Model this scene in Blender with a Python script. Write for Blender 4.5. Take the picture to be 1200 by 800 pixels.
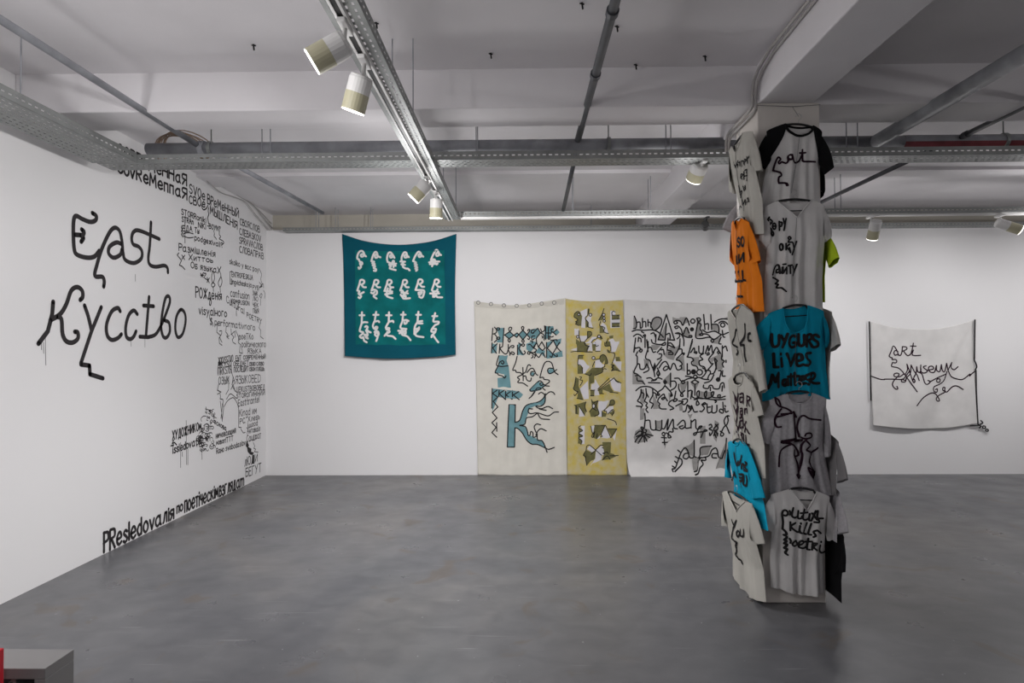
import bpy, math, random
from mathutils import Vector, Matrix
from mathutils.geometry import delaunay_2d_cdt
D = bpy.data; SC = bpy.context.scene; COL = SC.collection
for o in list(D.objects): D.objects.remove(o)
rnd = random.Random(7)

# ------------------------------------------------------------------ camera
YAW, PITCH, ROLL = math.radians(.862), math.radians(.935), math.radians(-.279)
FPX = 695.0; CAM = Vector((0, 0, 1.6))
FW = Vector((-math.sin(YAW)*math.cos(PITCH), math.cos(YAW)*math.cos(PITCH), math.sin(PITCH)))
_r = Vector((math.cos(YAW), math.sin(YAW), 0)); _u = _r.cross(FW)
RT = math.cos(ROLL)*_r + math.sin(ROLL)*_u
UP = math.cos(ROLL)*_u - math.sin(ROLL)*_r
cd = D.cameras.new('camera'); cam = D.objects.new('camera', cd); COL.objects.link(cam)
cam.matrix_world = Matrix(((RT.x, UP.x, -FW.x, CAM.x), (RT.y, UP.y, -FW.y, CAM.y), (RT.z, UP.z, -FW.z, CAM.z), (0, 0, 0, 1)))
cd.sensor_width = 36; cd.lens = FPX/1200*36; cd.clip_start = .05
SC.camera = cam
# ------------------------------------------------------------------ world, exposure
w = D.worlds.new('world'); SC.world = w; w.use_nodes = True
w.node_tree.nodes['Background'].inputs[0].default_value = (.8, .85, 1, 1)
w.node_tree.nodes['Background'].inputs[1].default_value = .05
vs = SC.view_settings; vs.view_transform = 'Standard'; vs.look = 'None'; vs.gamma = 1; vs.use_curve_mapping = False
vs.exposure = 0.0
# room dimensions (metres)
XL, XR, YB, YF, ZC, ZB = -3.33, 8.6, 7.70, -4.6, 3.44, 3.183
CX0, CX1, CY0, CY1 = 1.526, 1.921, 3.805, 4.19

# lamps of the room and two added, unseen fill lights: (position, aim, watts, cone degrees, blend)
ROUND_FILL = dict(track_a=.04, track_b=.04, track_c=.12, track_d=.12, track_e=.04, track_f=.06, tray_g=.04, left_fill=1.0, right_fill=.9, rail_h=.15, rail_i=.14, rail_j=.16)
DOWN_FILL = dict(track_a=.22, track_b=.25, track_c=1.3, track_d=1.6, track_e=.08, track_f=.05, tray_g=.45, left_fill=.05, right_fill=.1, rail_h=.8, rail_i=.65, rail_j=.65)
LAMPS = {
 'track_a': ((-.90, 2.28, 2.67), (-3.3, 2.2, 1.6), 70, 120, 1.0),
 'track_b': ((-.78, 2.65, 2.60), (-3.3, 3.9, 1.5), 72, 120, 1.0),
 'track_c': ((-.86, 4.38, 2.67), (-3.3, 6.2, 1.6), 60, 120, 1.0),
 'track_d': ((-.70, 4.86, 2.60), (-1.3, 7.7, 1.7), 115, 120, 1.0),
 'track_e': ((-.80, .60, 2.72), (-3.3, .6, 1.4), 90, 120, 1.0),
 'track_f': ((-.80, -1.6, 2.72), (-3.3, -1.6, 1.4), 90, 120, 1.0),
 'left_fill': ((-2.55, 1.2, 2.70), (-3.3, .7, 1.0), 50, 120, 1.0),  # unseen fill light, added to brighten the ceiling on the left
 'right_fill': ((5.6, -.2, 2.7), (7.5, .8, 0), 48, 120, 1.0),  # unseen fill light, added to brighten the ceiling on the right
 'tray_g': ((1.32, 4.62, 2.74), (.6, 7.7, 1.6), 105, 110, 1.0),
 'rail_h': ((3.69, 6.28, 2.68), (3.4, 7.7, 1.9), 38, 120, 1.0),
 'rail_i': ((5.28, 6.03, 2.74), (5.2, 7.7, 1.5), 56, 120, 1.0),
 'rail_j': ((7.0, 6.00, 2.78), (7.2, 7.7, 1.7), 58, 120, 1.0),
}
for k, (p, a, wt, ang, bl) in LAMPS.items():
    l = D.lights.new(k, 'SPOT'); l.energy = wt; l.spot_size = math.radians(ang); l.spot_blend = bl
    l.shadow_soft_size = .05; l.color = (1, .985, .985)
    o = D.objects.new('lamp_light_'+k, l); COL.objects.link(o); o.location = p
    o.rotation_euler = (Vector(a)-Vector(p)).to_track_quat('-Z', 'Y').to_euler()
    # fill lights added at each lamp, downward and all round, to brighten floor and ceiling
    for nm, typ, e in (('down', 'SPOT', wt*DOWN_FILL.get(k, 1.0)), ('allround', 'POINT', wt*ROUND_FILL.get(k, .05))):
        l = D.lights.new(k+'_'+nm, typ); l.energy = e; l.shadow_soft_size = .08; l.color = (1, .985, .985)
        o = D.objects.new('lamp_'+nm+'_'+k, l); COL.objects.link(o); o.location = p
        if typ == 'SPOT': l.spot_size = math.radians(150); l.spot_blend = 1

# ------------------------------------------------------------------ materials
def mat(name, col, rough=.6, metal=0, var=0, scale=4, bump=0, bscale=60, emit=0, spec=.5):
    m = D.materials.new(name); m.use_nodes = True; nt = m.node_tree; b = nt.nodes['Principled BSDF']
    b.inputs['Base Color'].default_value = (*col, 1); b.inputs['Roughness'].default_value = rough
    b.inputs['Metallic'].default_value = metal; b.inputs['Specular IOR Level'].default_value = spec
    tc = nt.nodes.new('ShaderNodeTexCoord')
    if var:
        n = nt.nodes.new('ShaderNodeTexNoise'); n.inputs['Scale'].default_value = scale; n.inputs['Detail'].default_value = 5
        nt.links.new(tc.outputs['Object'], n.inputs['Vector'])
        r = nt.nodes.new('ShaderNodeValToRGB'); r.color_ramp.elements[0].position = .3; r.color_ramp.elements[1].position = .7
        r.color_ramp.elements[0].color = (*[c*(1-var) for c in col], 1); r.color_ramp.elements[1].color = (*[min(1, c*(1+var)) for c in col], 1)
        nt.links.new(n.outputs['Fac'], r.inputs['Fac']); nt.links.new(r.outputs['Color'], b.inputs['Base Color'])
    if bump:
        n2 = nt.nodes.new('ShaderNodeTexNoise'); n2.inputs['Scale'].default_value = bscale; n2.inputs['Detail'].default_value = 3
        nt.links.new(tc.outputs['Object'], n2.inputs['Vector'])
        bp = nt.nodes.new('ShaderNodeBump'); bp.inputs['Strength'].default_value = bump; bp.inputs['Distance'].default_value = .01
        nt.links.new(n2.outputs['Fac'], bp.inputs['Height']); nt.links.new(bp.outputs['Normal'], b.inputs['Normal'])
    if emit:
        b.inputs['Emission Color'].default_value = (*col, 1); b.inputs['Emission Strength'].default_value = emit
    return m
M = dict(
 wall=mat('wall_paint', (.78, .77, .775), .75, bump=.06, bscale=8),
 ceil=mat('ceiling_paint', (.76, .738, .755), .85, var=.05, scale=1.5, bump=.15, bscale=14),
 column=mat('column_paint', (.66, .62, .58), .7, var=.05, scale=5, bump=.1, bscale=25),
 beige=mat('beige_plaster', (.50, .47, .41), .85, var=.06, scale=3),
 black=mat('black_paint', (.020, .0185, .0195), .85, spec=.2),
 purple=mat('purple_black_paint', (.022, .006, .015), .85, spec=.2),
 galv=mat('galvanised_steel', (.27, .28, .275), .45, metal=.45, var=.12, scale=9),
 pipe=mat('grey_pipe_paint', (.27, .275, .30), .5, var=.3, scale=7, bump=.05),
 darkpipe=mat('dark_pipe_paint', (.055, .057, .066), .5, var=.25, scale=9),
 redpipe=mat('red_pipe_primer', (.20, .035, .045), .55, var=.3, scale=7),
 lampw=mat('white_lamp_enamel', (.76, .75, .74), .4),
 lampd=mat('dark_lamp_enamel', (.03, .03, .03), .4),
 lampglow=mat('glow_tinted_lamp_band', (.52, .49, .34), .4), wallink=mat('brushed_black_paint', (.034, .030, .032), .8, spec=.2), hole=mat('dark_hole', (.60, .58, .53), .8),  # olive lamp band: glow through the tinted barrel put into its colour
 lens=mat('lit_lens', (1, .98, .94), .3, emit=5),
 hblack=mat('black_plastic', (.012, .012, .013), .35),
 steel=mat('steel_wire', (.55, .55, .55), .3, metal=.9),
 string=mat('nylon_line', (.12, .12, .12), .5),
 cable=mat('cable_sheath', (.42, .40, .39), .6), tan=mat('tan_cable', (.42, .30, .22), .6),
 boxg=mat('grey_laminate', (.17, .165, .165), .5), boxd=mat('dark_inside', (.03, .026, .024), .7), red=mat('red_enamel', (.42, .008, .02), .4),
)
def cloth(name, c, var=.06, scale=6):
    return mat(name, c, .92, var=var, scale=scale, bump=.12, bscale=220, spec=.15)
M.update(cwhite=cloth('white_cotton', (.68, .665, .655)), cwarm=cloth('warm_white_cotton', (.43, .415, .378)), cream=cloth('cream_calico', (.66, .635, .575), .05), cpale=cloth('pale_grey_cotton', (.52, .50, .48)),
 cblack=cloth('black_cotton', (.008, .008, .009)), corange=cloth('orange_cotton', (.72, .19, .012)), cteal=cloth('turquoise_cotton', (.004, .30, .46)),
 cgrey=cloth('grey_marl', (.44, .425, .445), .12, 60), cdark=cloth('dark_grey_cotton', (.24, .23, .235)), clime=cloth('lime_cotton', (.50, .66, .03)),
 tealb=cloth('teal_border', (.0035, .088, .128), .10, 3), teali=cloth('teal_panel', (.004, .135, .140), .22, 6),
 paintteal=cloth('teal_paint', (.15, .29, .32), .12, 12), olive=cloth('olive_paint', (.155, .145, .062), .2, 15), lilac=cloth('lilac_white_paint', (.66, .64, .67), .05),
 paintgrey=cloth('grey_wash', (.33, .32, .31), .12, 14), paintwhite=cloth('white_paint', (.74, .73, .72), .03),
 header=cloth('header_tape', (.57, .545, .49), .05))
# mottled yellow cloth
M['yellow'] = cloth('yellow_cloth', (.52, .42, .12), .30, 13)
nt = M['yellow'].node_tree
for n in nt.nodes:
    if n.type == 'VALTORGB':
        n.color_ramp.elements[0].color = (.56, .44, .09, 1); n.color_ramp.elements[1].color = (.54, .48, .31, 1)
# two-tone banded pipe: grey with red primer underneath from x = 3 on
def floor_mat():
    m = mat('polished_concrete', (.2, .2, .2), .42); nt = m.node_tree; b = nt.nodes['Principled BSDF']; L = nt.links
    tc = nt.nodes.new('ShaderNodeTexCoord')
    def noise(s, det=6, st=(1, 1, 1), dist=0):
        mp = nt.nodes.new('ShaderNodeMapping'); mp.inputs['Scale'].default_value = st; L.new(tc.outputs['Object'], mp.inputs['Vector'])
        n = nt.nodes.new('ShaderNodeTexNoise'); n.inputs['Scale'].default_value = s; n.inputs['Detail'].default_value = det; n.inputs['Distortion'].default_value = dist
        L.new(mp.outputs[0], n.inputs['Vector']); return n.outputs['Fac']
    def ramp(f, stops):
        r = nt.nodes.new('ShaderNodeValToRGB'); e = r.color_ramp.elements
        while len(e) < len(stops): e.new(.5)
        for q, (p, c) in zip(e, stops): q.position = p; q.color = (*c, 1)
        L.new(f, r.inputs['Fac']); return r.outputs['Color']
    def mix(a, c, f=None, mode='MIX', fac=.5):
        x = nt.nodes.new('ShaderNodeMix'); x.data_type = 'RGBA'; x.blend_type = mode; x.inputs[0].default_value = fac
        if f is not None: L.new(f, x.inputs[0])
        L.new(a, x.inputs[6]); L.new(c, x.inputs[7]); return x.outputs[2]
    base = ramp(noise(.55, 9, dist=.9), [(.34, (.082, .084, .092)), (.5, (.106, .107, .113)), (.66, (.134, .129, .128))])
    fine = ramp(noise(5, 10, (1, 1.5, 1), .5), [(.3, (.81, .81, .83)), (.7, (1.12, 1.11, 1.10))])
    c = mix(base, fine, mode='MULTIPLY', fac=1)
    stain = ramp(noise(2.2, 4, dist=1.2), [(.61, (0, 0, 0)), (.67, (.65, .65, .65))])
    rgb = nt.nodes.new('ShaderNodeRGB'); rgb.outputs[0].default_value = (.095, .075, .06, 1)
    c = mix(c, rgb.outputs[0], stain)
    spk = ramp(noise(26, 2), [(.74, (0, 0, 0)), (.78, (.8, .8, .8))])
    rg2 = nt.nodes.new('ShaderNodeRGB'); rg2.outputs[0].default_value = (.30, .30, .30, 1)
    c = mix(c, rg2.outputs[0], spk)
    mp = nt.nodes.new('ShaderNodeMapping'); mp.inputs['Rotation'].default_value = (0, 0, .45); mp.inputs['Scale'].default_value = (1.2, 26, 1); L.new(tc.outputs['Object'], mp.inputs['Vector'])
    sc = nt.nodes.new('ShaderNodeTexNoise'); sc.inputs['Scale'].default_value = 1.6; sc.inputs['Detail'].default_value = 2; sc.inputs['Distortion'].default_value = .4; L.new(mp.outputs[0], sc.inputs['Vector'])
    c = mix(c, rg2.outputs[0], ramp(sc.outputs['Fac'], [(.70, (0, 0, 0)), (.76, (.45, .45, .45))]))
    L.new(c, b.inputs['Base Color'])
    rr = ramp(noise(3, 6), [(.3, (.26, .26, .26)), (.7, (.40, .40, .40))]); L.new(rr, b.inputs['Roughness'])
    bp = nt.nodes.new('ShaderNodeBump'); bp.inputs['Strength'].default_value = .08; L.new(noise(14, 6), bp.inputs['Height']); L.new(bp.outputs[0], b.inputs['Normal'])
    return m
M['floor'] = floor_mat()

# ------------------------------------------------------------------ pixel -> plane, mesh helpers
def hit(px, py, ax, val):
    d = FW + (px-600)/FPX*RT - (py-400)/FPX*UP
    return CAM + d*((val-CAM[ax])/d[ax])
class MB:
    def __init__(s): s.v = []; s.f = []
    def quad(s, *p):
        i = len(s.v); s.v += [Vector(q) for q in p]; s.f.append(tuple(range(i, i+len(p))))
    def box(s, a, b):
        x0, y0, z0 = a; x1, y1, z1 = b
        i = len(s.v); s.v += [Vector(q) for q in ((x0, y0, z0), (x1, y0, z0), (x1, y1, z0), (x0, y1, z0), (x0, y0, z1), (x1, y0, z1), (x1, y1, z1), (x0, y1, z1))]
        s.f += [tuple(i+k for k in q) for q in ((0, 3, 2, 1), (4, 5, 6, 7), (0, 1, 5, 4), (1, 2, 6, 5), (2, 3, 7, 6), (3, 0, 4, 7))]
    def tube(s, pts, r, n=10, cap=True, r2=None):
        pts = [Vector(p) for p in pts]; base = len(s.v); N = len(pts); prev = None
        for k, p in enumerate(pts):
            t = (pts[min(k+1, N-1)]-pts[max(k-1, 0)]).normalized()
            if prev is None:
                a = Vector((0, 0, 1)) if abs(t.z) < .9 else Vector((1, 0, 0)); x = t.cross(a).normalized()
            else: x = (prev - t*prev.dot(t)).normalized()
            prev = x; y = t.cross(x); rr = r if r2 is None else r+(r2-r)*k/(N-1)
            for j in range(n):
                a = 2*math.pi*j/n; s.v.append(p + x*math.cos(a)*rr + y*math.sin(a)*rr)
        for k in range(N-1):
            for j in range(n):
                a = base+k*n+j; b = base+k*n+(j+1) % n; s.f.append((a, b, b+n, a+n))
        if cap:
            s.f.append(tuple(base+j for j in reversed(range(n)))); s.f.append(tuple(base+(N-1)*n+j for j in range(n)))
    def lathe(s, o, ax, prof, n=24):          # prof: (distance along axis, radius)
        o = Vector(o); ax = Vector(ax).normalized(); a = Vector((0, 0, 1)) if abs(ax.z) < .9 else Vector((1, 0, 0))
        x = ax.cross(a).normalized(); y = ax.cross(x); base = len(s.v)
        for (t, r) in prof:
            for j in range(n):
                q = 2*math.pi*j/n; s.v.append(o+ax*t+(x*math.cos(q)+y*math.sin(q))*r)
        for k in range(len(prof)-1):
            for j in range(n):
                a_ = base+k*n+j; b_ = base+k*n+(j+1) % n; s.f.append((a_, b_, b_+n, a_+n))
    def grid(s, rows):
        b = len(s.v); n = len(rows[0])
        for r in rows: s.v += [Vector(p) for p in r]
        for i in range(len(rows)-1):
            for j in range(n-1):
                a = b+i*n+j; s.f.append((a, a+1, a+1+n, a+n))
    def build(s, name, m, parent=None, smooth=False, bevel=0, label=None):
        me = D.meshes.new(name); me.from_pydata(s.v, [], s.f); me.update()
        if smooth: me.polygons.foreach_set('use_smooth', [True]*len(me.polygons))
        me.materials.append(m if not isinstance(m, str) else M[m])
        o = D.objects.new(name, me); COL.objects.link(o)
        if parent is not None:
            o.parent = parent; o.matrix_parent_inverse = Matrix.Translation(parent.location).inverted()
        if bevel:
            b = o.modifiers.new('bevel', 'BEVEL'); b.width = bevel; b.segments = 2; b.limit_method = 'ANGLE'
        if label: o['label'] = label
        return o
def tag(o, label, cat, group=None):
    o['label'] = label; o['category'] = cat
    if group: o['group'] = group
    return o
def thing(name, loc, label, cat, group=None):
    o = D.objects.new(name, None); o.empty_display_size = .1; COL.objects.link(o); o.location = loc
    return tag(o, label, cat, group)
def structure(o): o['kind'] = 'structure'; return o
# ------------------------------------------------------------------ strokes
def catmull(p, closed=False):
    if len(p) < 3: return p
    out = []
    q = [p[0]*2-p[1]] + p + [p[-1]*2-p[-2]]
    if closed: q = [p[-2]] + p + [p[1]]
    for i in range(1, len(q)-2):
        for k in range(5):
            t = k/5; a, b, c, d = q[i-1:i+3]
            out.append(.5*((2*b)+(c-a)*t+(2*a-5*b+4*c-d)*t*t+(3*b-a-3*c+d)*t**3))
    out.append(p[-1]); return out
def parse(txt, crop):
    """';'-separated strokes of x,y points in an enlarged view (x0, y0, scale); '!' keeps corners sharp"""
    x0, y0, s = crop; out = []
    for st in txt.split(';'):
        st = st.strip(); sharp = st.startswith('!'); st = st.lstrip('!~')
        p = [Vector((float(a.split(',')[0])/s+x0, float(a.split(',')[1])/s+y0)) for a in st.split()]
        if len(p) > 1: out.append(p if sharp else catmull(p, (p[0]-p[-1]).length < 1e-6 and len(p) > 3))
    return out
def circ(cx, cy, r, crop, ry=None, n=12):
    x0, y0, s = crop; ry = ry or r
    return [Vector(((cx+r*math.cos(2*math.pi*k/n))/s+x0, (cy+ry*math.sin(2*math.pi*k/n))/s+y0)) for k in range(n+1)]
class Plane:
    """a vertical plane: px() takes a photo point onto it in local metres (u to the right, v up)"""
    def __init__(s, ax, val, right, normal): s.ax = ax; s.val = val; s.r = Vector(right); s.n = Vector(normal)
    def px(s, x, y):
        h = hit(x, y, s.ax, s.val); return Vector((h.dot(s.r), h.z))
    def world(s, u, v, d=0):
        p = s.r*u; p.z = v; p[s.ax] = s.val; return p + s.n*d
def ribbon(mb, pts, w, surf, off):
    off = off+.00002*(len(mb.v) % 29)
    # split at sharp corners, resample, lay a strip with round ends
    def disc(c, a0=0, a1=2*math.pi, n=8):
        ring = [surf(c.x+math.cos(a0+(a1-a0)*k/n)*w/2, c.y+math.sin(a0+(a1-a0)*k/n)*w/2, off) for k in range(n+1)]
        i = len(mb.v); mb.v += [surf(c.x, c.y, off)] + ring
        for k in range(n): mb.f.append((i, i+1+k, i+2+k))
    q = [pts[0]]
    for p in pts[1:]:
        if (p-q[-1]).length > w*.15: q.append(p)
    if len(q) < 2: disc(q[0]); return
    segs = [[q[0]]]
    for i in range(1, len(q)):
        n = max(1, int((q[i]-q[i-1]).length/max(.012, w*.6)))
        for k in range(1, n+1): segs[-1].append(q[i-1].lerp(q[i], k/n))
        if i < len(q)-1:
            a = (q[i]-q[i-1]).normalized(); b = (q[i+1]-q[i]).normalized()
            if a.dot(b) < .6: segs.append([q[i]])
    for sg in segs:
        L = []; R = []
        for i, p in enumerate(sg):
            t = (sg[min(i+1, len(sg)-1)]-sg[max(i-1, 0)])
            t = t.normalized() if t.length > 1e-9 else Vector((1, 0)); nn = Vector((-t.y, t.x))*w/2
            L.append(surf(p.x+nn.x, p.y+nn.y, off)); R.append(surf(p.x-nn.x, p.y-nn.y, off))
        i0 = len(mb.v)
        for a, b in zip(L, R): mb.v += [a, b]
        for k in range(len(sg)-1): mb.f.append((i0+2*k, i0+2*k+1, i0+2*k+3, i0+2*k+2))
        disc(sg[0]); disc(sg[-1])
def poly_uv(mb, poly, surf, off, step=.03):
    if (poly[0]-poly[-1]).length < 1e-6: poly = poly[:-1]
    n = len(poly); xs = [p.x for p in poly]; ys = [p.y for p in poly]; vs_ = list(poly)
    def inside(x, y):
        c = False; j = n-1
        for i in range(n):
            if (poly[i].y > y) != (poly[j].y > y) and x < (poly[j].x-poly[i].x)*(y-poly[i].y)/(poly[j].y-poly[i].y)+poly[i].x: c = not c
            j = i
        return c
    x = min(xs)+step/2
    while x < max(xs):
        y = min(ys)+step/2
        while y < max(ys):
            if inside(x, y): vs_.append(Vector((x, y)))
            y += step
        x += step
    r = delaunay_2d_cdt(vs_, [], [list(range(n))], 1, 1e-5)
    b = len(mb.v); mb.v += [surf(p.x, p.y, off) for p in r[0]]; mb.f += [tuple(b+k for k in f) for f in r[2]]
# hand-lettering alphabet: strokes on a 10-high body; '~' = rounded
G = {
'A': "0,0 3,10 6,0;1.2,4 4.8,4", 'B': "0,0 0,10;~0,10 4,9.6 4,6 0,5.5;~0,5.5 5,5 5,.5 0,0", 'C': "~5.5,8.5 3,10 .6,7.5 .4,3 3,0 5.5,1.5",
'D': "0,0 0,10;~0,10 4.5,8.8 5.5,5 4.5,1.2 0,0", 'E': "5,10 0,10 0,0 5,0;0,5 4,5", 'F': "0,0 0,10 5,10;0,5 4,5", 'G': "~5.5,8.5 3,10 .5,7 .5,3 3,0 5.5,2 5.5,4.5 3.5,4.5",
'H': "0,0 0,10;5.5,0 5.5,10;0,5 5.5,5", 'I': "0,0 0,10", 'J': "~4,10 4,2 2,0 0,2", 'K': "0,0 0,10;5,10 0,4.5;1.2,5.6 5.2,0", 'L': "0,10 0,0 5,0",
'M': "0,0 .8,10 3.5,3 6.2,10 7,0", 'N': "0,0 0,10 5.5,0 5.5,10", 'O': "~3,10 .5,7.5 .3,3 3,0 5.7,3 5.5,7.5 3,10", 'P': "0,0 0,10;~0,10 4.5,9.5 4.8,6 0,4.8",
'R': "0,0 0,10;~0,10 4.5,9.5 4.6,6 0,5;1.8,5 5.2,0", 'S': "~5,8.6 2.8,10 .4,8 1.5,5.6 4.4,4.4 5,1.8 2.6,0 0,1.4", 'T': "0,10 6,10;3,10 3,0", 'U': "~0,10 .1,2.5 2.8,0 5.4,2.5 5.5,10",
'V': "0,10 3,0 6,10", 'W': "0,10 1.8,0 4,7 6.2,0 8,10", 'X': "0,0 5.5,10;0,10 5.5,0", 'Y': "0,10 3,5 6,10;3,5 2.6,0", 'Z': "0,10 5,10 0,0 5,0",
'Б': "5,10 0,10 0,0;~0,5.6 5,5 5,.5 0,0", 'Г': "0,0 0,10 4.5,10", 'Д': "0,-1.5 0,0 6,0 6,-1.5;1,0 2.8,10 5,10 5,0", 'Ж': "3.5,0 3.5,10;0,10 3.5,5 0,0;7,10 3.5,5 7,0",
'З': "~0,8.8 2.5,10 4.6,8 2,5.4;~2,5.4 5,4.6 5,1.4 2.4,0 0,1.4", 'И': "0,10 0,0 5.5,10 5.5,0", 'Й': "0,10 0,0 5.5,10 5.5,0;~1.5,12 2.8,11.2 4.2,12", 'Л': "0,0 1.2,1 3,10 5.6,10 5.6,0",
'П': "0,0 0,10 5.5,10 5.5,0", 'У': "0,10 3,4.5;5.8,10 1.6,0", 'Ф': "3,-1 3,11;~3,9 .2,7 .4,4 3,3 5.6,4 5.8,7 3,9", 'Ц': "0,10 0,0 5.5,0 5.5,10;5.5,0 6.2,-2", 'Ч': "~0,10 .2,5.8 2.5,5 5,5.6;5,10 5,0",
'Ш': "0,10 0,0 7,0 7,10;3.5,0 3.5,10", 'Щ': "0,10 0,0 7,0 7,10;3.5,0 3.5,10;7,0 7.6,-2", 'Ы': "0,10 0,0;~0,5.5 3.6,5 3.6,.4 0,0;5.6,0 5.6,10", 'Ь': "0,10 0,0;~0,5.5 4.6,5 4.6,.4 0,0", 'Ъ': "-1.5,10 0,10 0,0;~0,5.5 4.6,5 4.6,.4 0,0",
'Э': "~0,8.6 2.6,10 5.2,7 5.2,3 2.6,0 0,1.4;2,5 5.2,5", 'Ю': "0,0 0,10;0,5 2.2,5;~5,10 2.4,7.5 2.4,2.5 5,0 7.6,2.5 7.6,7.5 5,10", 'Я': "5,0 5,10;~5,10 .6,9.5 .5,6 5,5;3.2,5 0,0",
'a': "~4.6,5.6 2.6,6.8 .2,4.6 .2,1.6 2.2,0 4.6,1.8;~4.6,6.8 4.6,1.4 5.6,0", 'b': "0,10 0,0;~0,5.5 3,6.6 4.8,3.2 3,0 0,.8", 'c': "~4.6,5.8 2.4,6.8 .2,4.4 .4,1.4 2.6,0 4.6,1", 'd': "4.6,10 4.6,0;~4.6,5.4 2.2,6.6 .2,3.2 2.2,0 4.6,1.4",
'e': "~.4,3.2 4.6,3.8 4,6.2 2.2,6.8 .2,4.4 .4,1.4 2.6,0 4.8,1.2", 'f': "~4,9 2.6,10 1.6,8 1.6,0;0,5.8 3.8,5.8", 'g': "~4.6,5.4 2.2,6.8 .2,3.6 2.2,.4 4.6,2;~4.6,6.6 4.6,-2 2.4,-3.4 .4,-2", 'h': "0,10 0,0;~0,4.4 2.6,6.8 4.4,5 4.4,0",
'i': "0,0 0,6.6;0,8.6 0,9.2", 'j': "~1.6,6.6 1.6,-1.6 0,-2.6;1.6,8.6 1.6,9.2", 'k': "0,10 0,0;3.8,6.6 0,3;1,3.8 4.2,0", 'l': "0,10 0,0", 'm': "0,0 0,6.6;~0,4.6 2,6.8 3.4,5 3.4,0;~3.4,4.6 5.2,6.8 6.8,5 6.8,0",
'n': "0,0 0,6.6;~0,4.4 2.6,6.8 4.4,5 4.4,0", 'o': "~2.4,6.8 .2,4.8 .2,1.8 2.4,0 4.6,1.8 4.6,4.8 2.4,6.8", 'p': "0,6.8 0,-3;~0,5.6 2.8,6.8 4.8,3.6 2.8,0 0,1.2", 'r': "0,0 0,6.6;~0,4.2 1.8,6.4 3.6,6.2", 's': "~4,5.8 2,6.8 .4,5.2 2.2,3.6 4,1.8 2.2,0 0,1",
't': "~1.8,9.4 1.8,1.4 3,0 4,.8;0,6.4 3.8,6.4", 'u': "~0,6.6 .2,1.6 2,0 4.2,1.8;4.4,6.6 4.4,0", 'v': "0,6.6 2.2,0 4.6,6.6", 'w': "0,6.6 1.6,0 3.2,5 4.8,0 6.4,6.6", 'x': "0,0 4.4,6.6;0,6.6 4.4,0", 'y': "0,6.6 2.4,1.4;4.8,6.6 1,-3", 'z': "0,6.6 4,6.6 0,0 4,0",
'?': "~0,7.6 2,10 4.4,8 2.2,5 2.2,3;2.2,.6 2.2,0", '-': "0,4.5 3,4.5", '[': "2,10 0,10 0,0 2,0", '.': "0,0 0,.5", '*': "0,3 4,7;0,7 4,3;2,2 2,8;-.4,5 4.4,5", '$': "~5,8.6 2.8,10 .4,8 1.5,5.6 4.4,4.4 5,1.8 2.6,0 0,1.4;1.8,-1 3.2,11"}
LOOK = dict(zip("АВЕКМНОРСТХІ", "ABEKMHOPCTXI"))
LOWC = dict(zip("аеосруіхј", "aeocpyixj"))
def glyph(ch):
    if ch in G: return G[ch], 1
    if ch in LOOK: return G[LOOK[ch]], 1
    if ch in LOWC: return G[LOWC[ch]], 1
    u = ch.upper()
    if u in G: return G[u], .70
    if u in LOOK: return G[LOOK[u]], .70
    return '', 1
def lettering(text, p0, p1, h0, h1=None, crop=(0, 0, 1), jitter=.25):
    """strokes in photo pixels for a hand-lettered line: baseline p0 -> p1, letter height h0 -> h1"""
    h1 = h0 if h1 is None else h1; x = 0; items = []
    for ch in text:
        if ch == ' ': x += 4; continue
        g, s = glyph(ch); mx = 0
        if not g: continue
        for st in g.split(';'):
            sm = st.startswith('~'); pts = [tuple(map(float, a.split(','))) for a in st.lstrip('~').split()]
            pts = [Vector((px*s, py*s)) for px, py in pts]; mx = max(mx, max(p.x for p in pts))
            jx, jy = rnd.uniform(-jitter, jitter), rnd.uniform(-jitter, jitter)
            items.append((sm, [p+Vector((x+jx, jy)) for p in pts]))
        x += mx+2.2
    W = max(x-2.2, .5); x0, y0, s = crop
    a = Vector((p0[0]/s+x0, p0[1]/s+y0)); b = Vector((p1[0]/s+x0, p1[1]/s+y0)); out = []
    for sm, pts in items:
        q = []
        for p in pts:
            t = p.x/W; base = a.lerp(b, t); q.append(Vector((base.x, base.y-p.y/10*(h0+(h1-h0)*t)/s)))
        out.append(catmull(q, (q[0]-q[-1]).length < 1e-6 and len(q) > 3) if sm else q)
    return out
def to_uv(strokes, pl): return [[pl.px(p.x, p.y) for p in st] for st in strokes]
# ================================================================== the room
def slab(name, a, b, m, **k):
    mb = MB(); mb.box(a, b); return structure(mb.build(name, m, **k))
slab('floor', (XL-.15, YF-.1, -.12), (XR+.15, 8.05, 0), 'floor')
ceiling = slab('ceiling', (XL-.15, YF-.1, ZC), (XR+.15, 8.05, ZC+.15), 'ceil')
wall_left = slab('wall_left', (XL-.12, YF, 0), (XL, 7.9, ZC), 'wall')
slab('wall_back', (XL, YB, 0), (XR, YB+.1, 3.20), 'wall')
slab('wall_far', (XL-.12, 7.90, 0), (XR, 8.0, ZC), 'beige')
slab('wall_right', (XR, YF, 0), (XR+.1, 8.0, ZC), 'wall')
slab('wall_front', (XL-.12, YF-.1, 0), (XR+.1, YF, ZC), 'wall')
slab('ceiling_beam', (XL, 3.835, ZB), (XR, 4.16, ZC+.01), 'ceil', bevel=.008)
slab('ceiling_beam', (1.535, YF, ZB), (1.885, 3.835, ZC+.01), 'ceil', bevel=.008)
slab('ceiling_beam', (1.535, 4.16, ZB), (1.885, 7.9, ZC+.01), 'ceil', bevel=.008)
slab('ceiling_beam', (XL, 6.02, ZC-.035), (1.535, 6.40, ZC+.01), 'ceil', bevel=.004)
slab('ceiling_beam', (1.885, 6.02, ZC-.035), (XR, 6.40, ZC+.01), 'ceil', bevel=.004)
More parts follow.
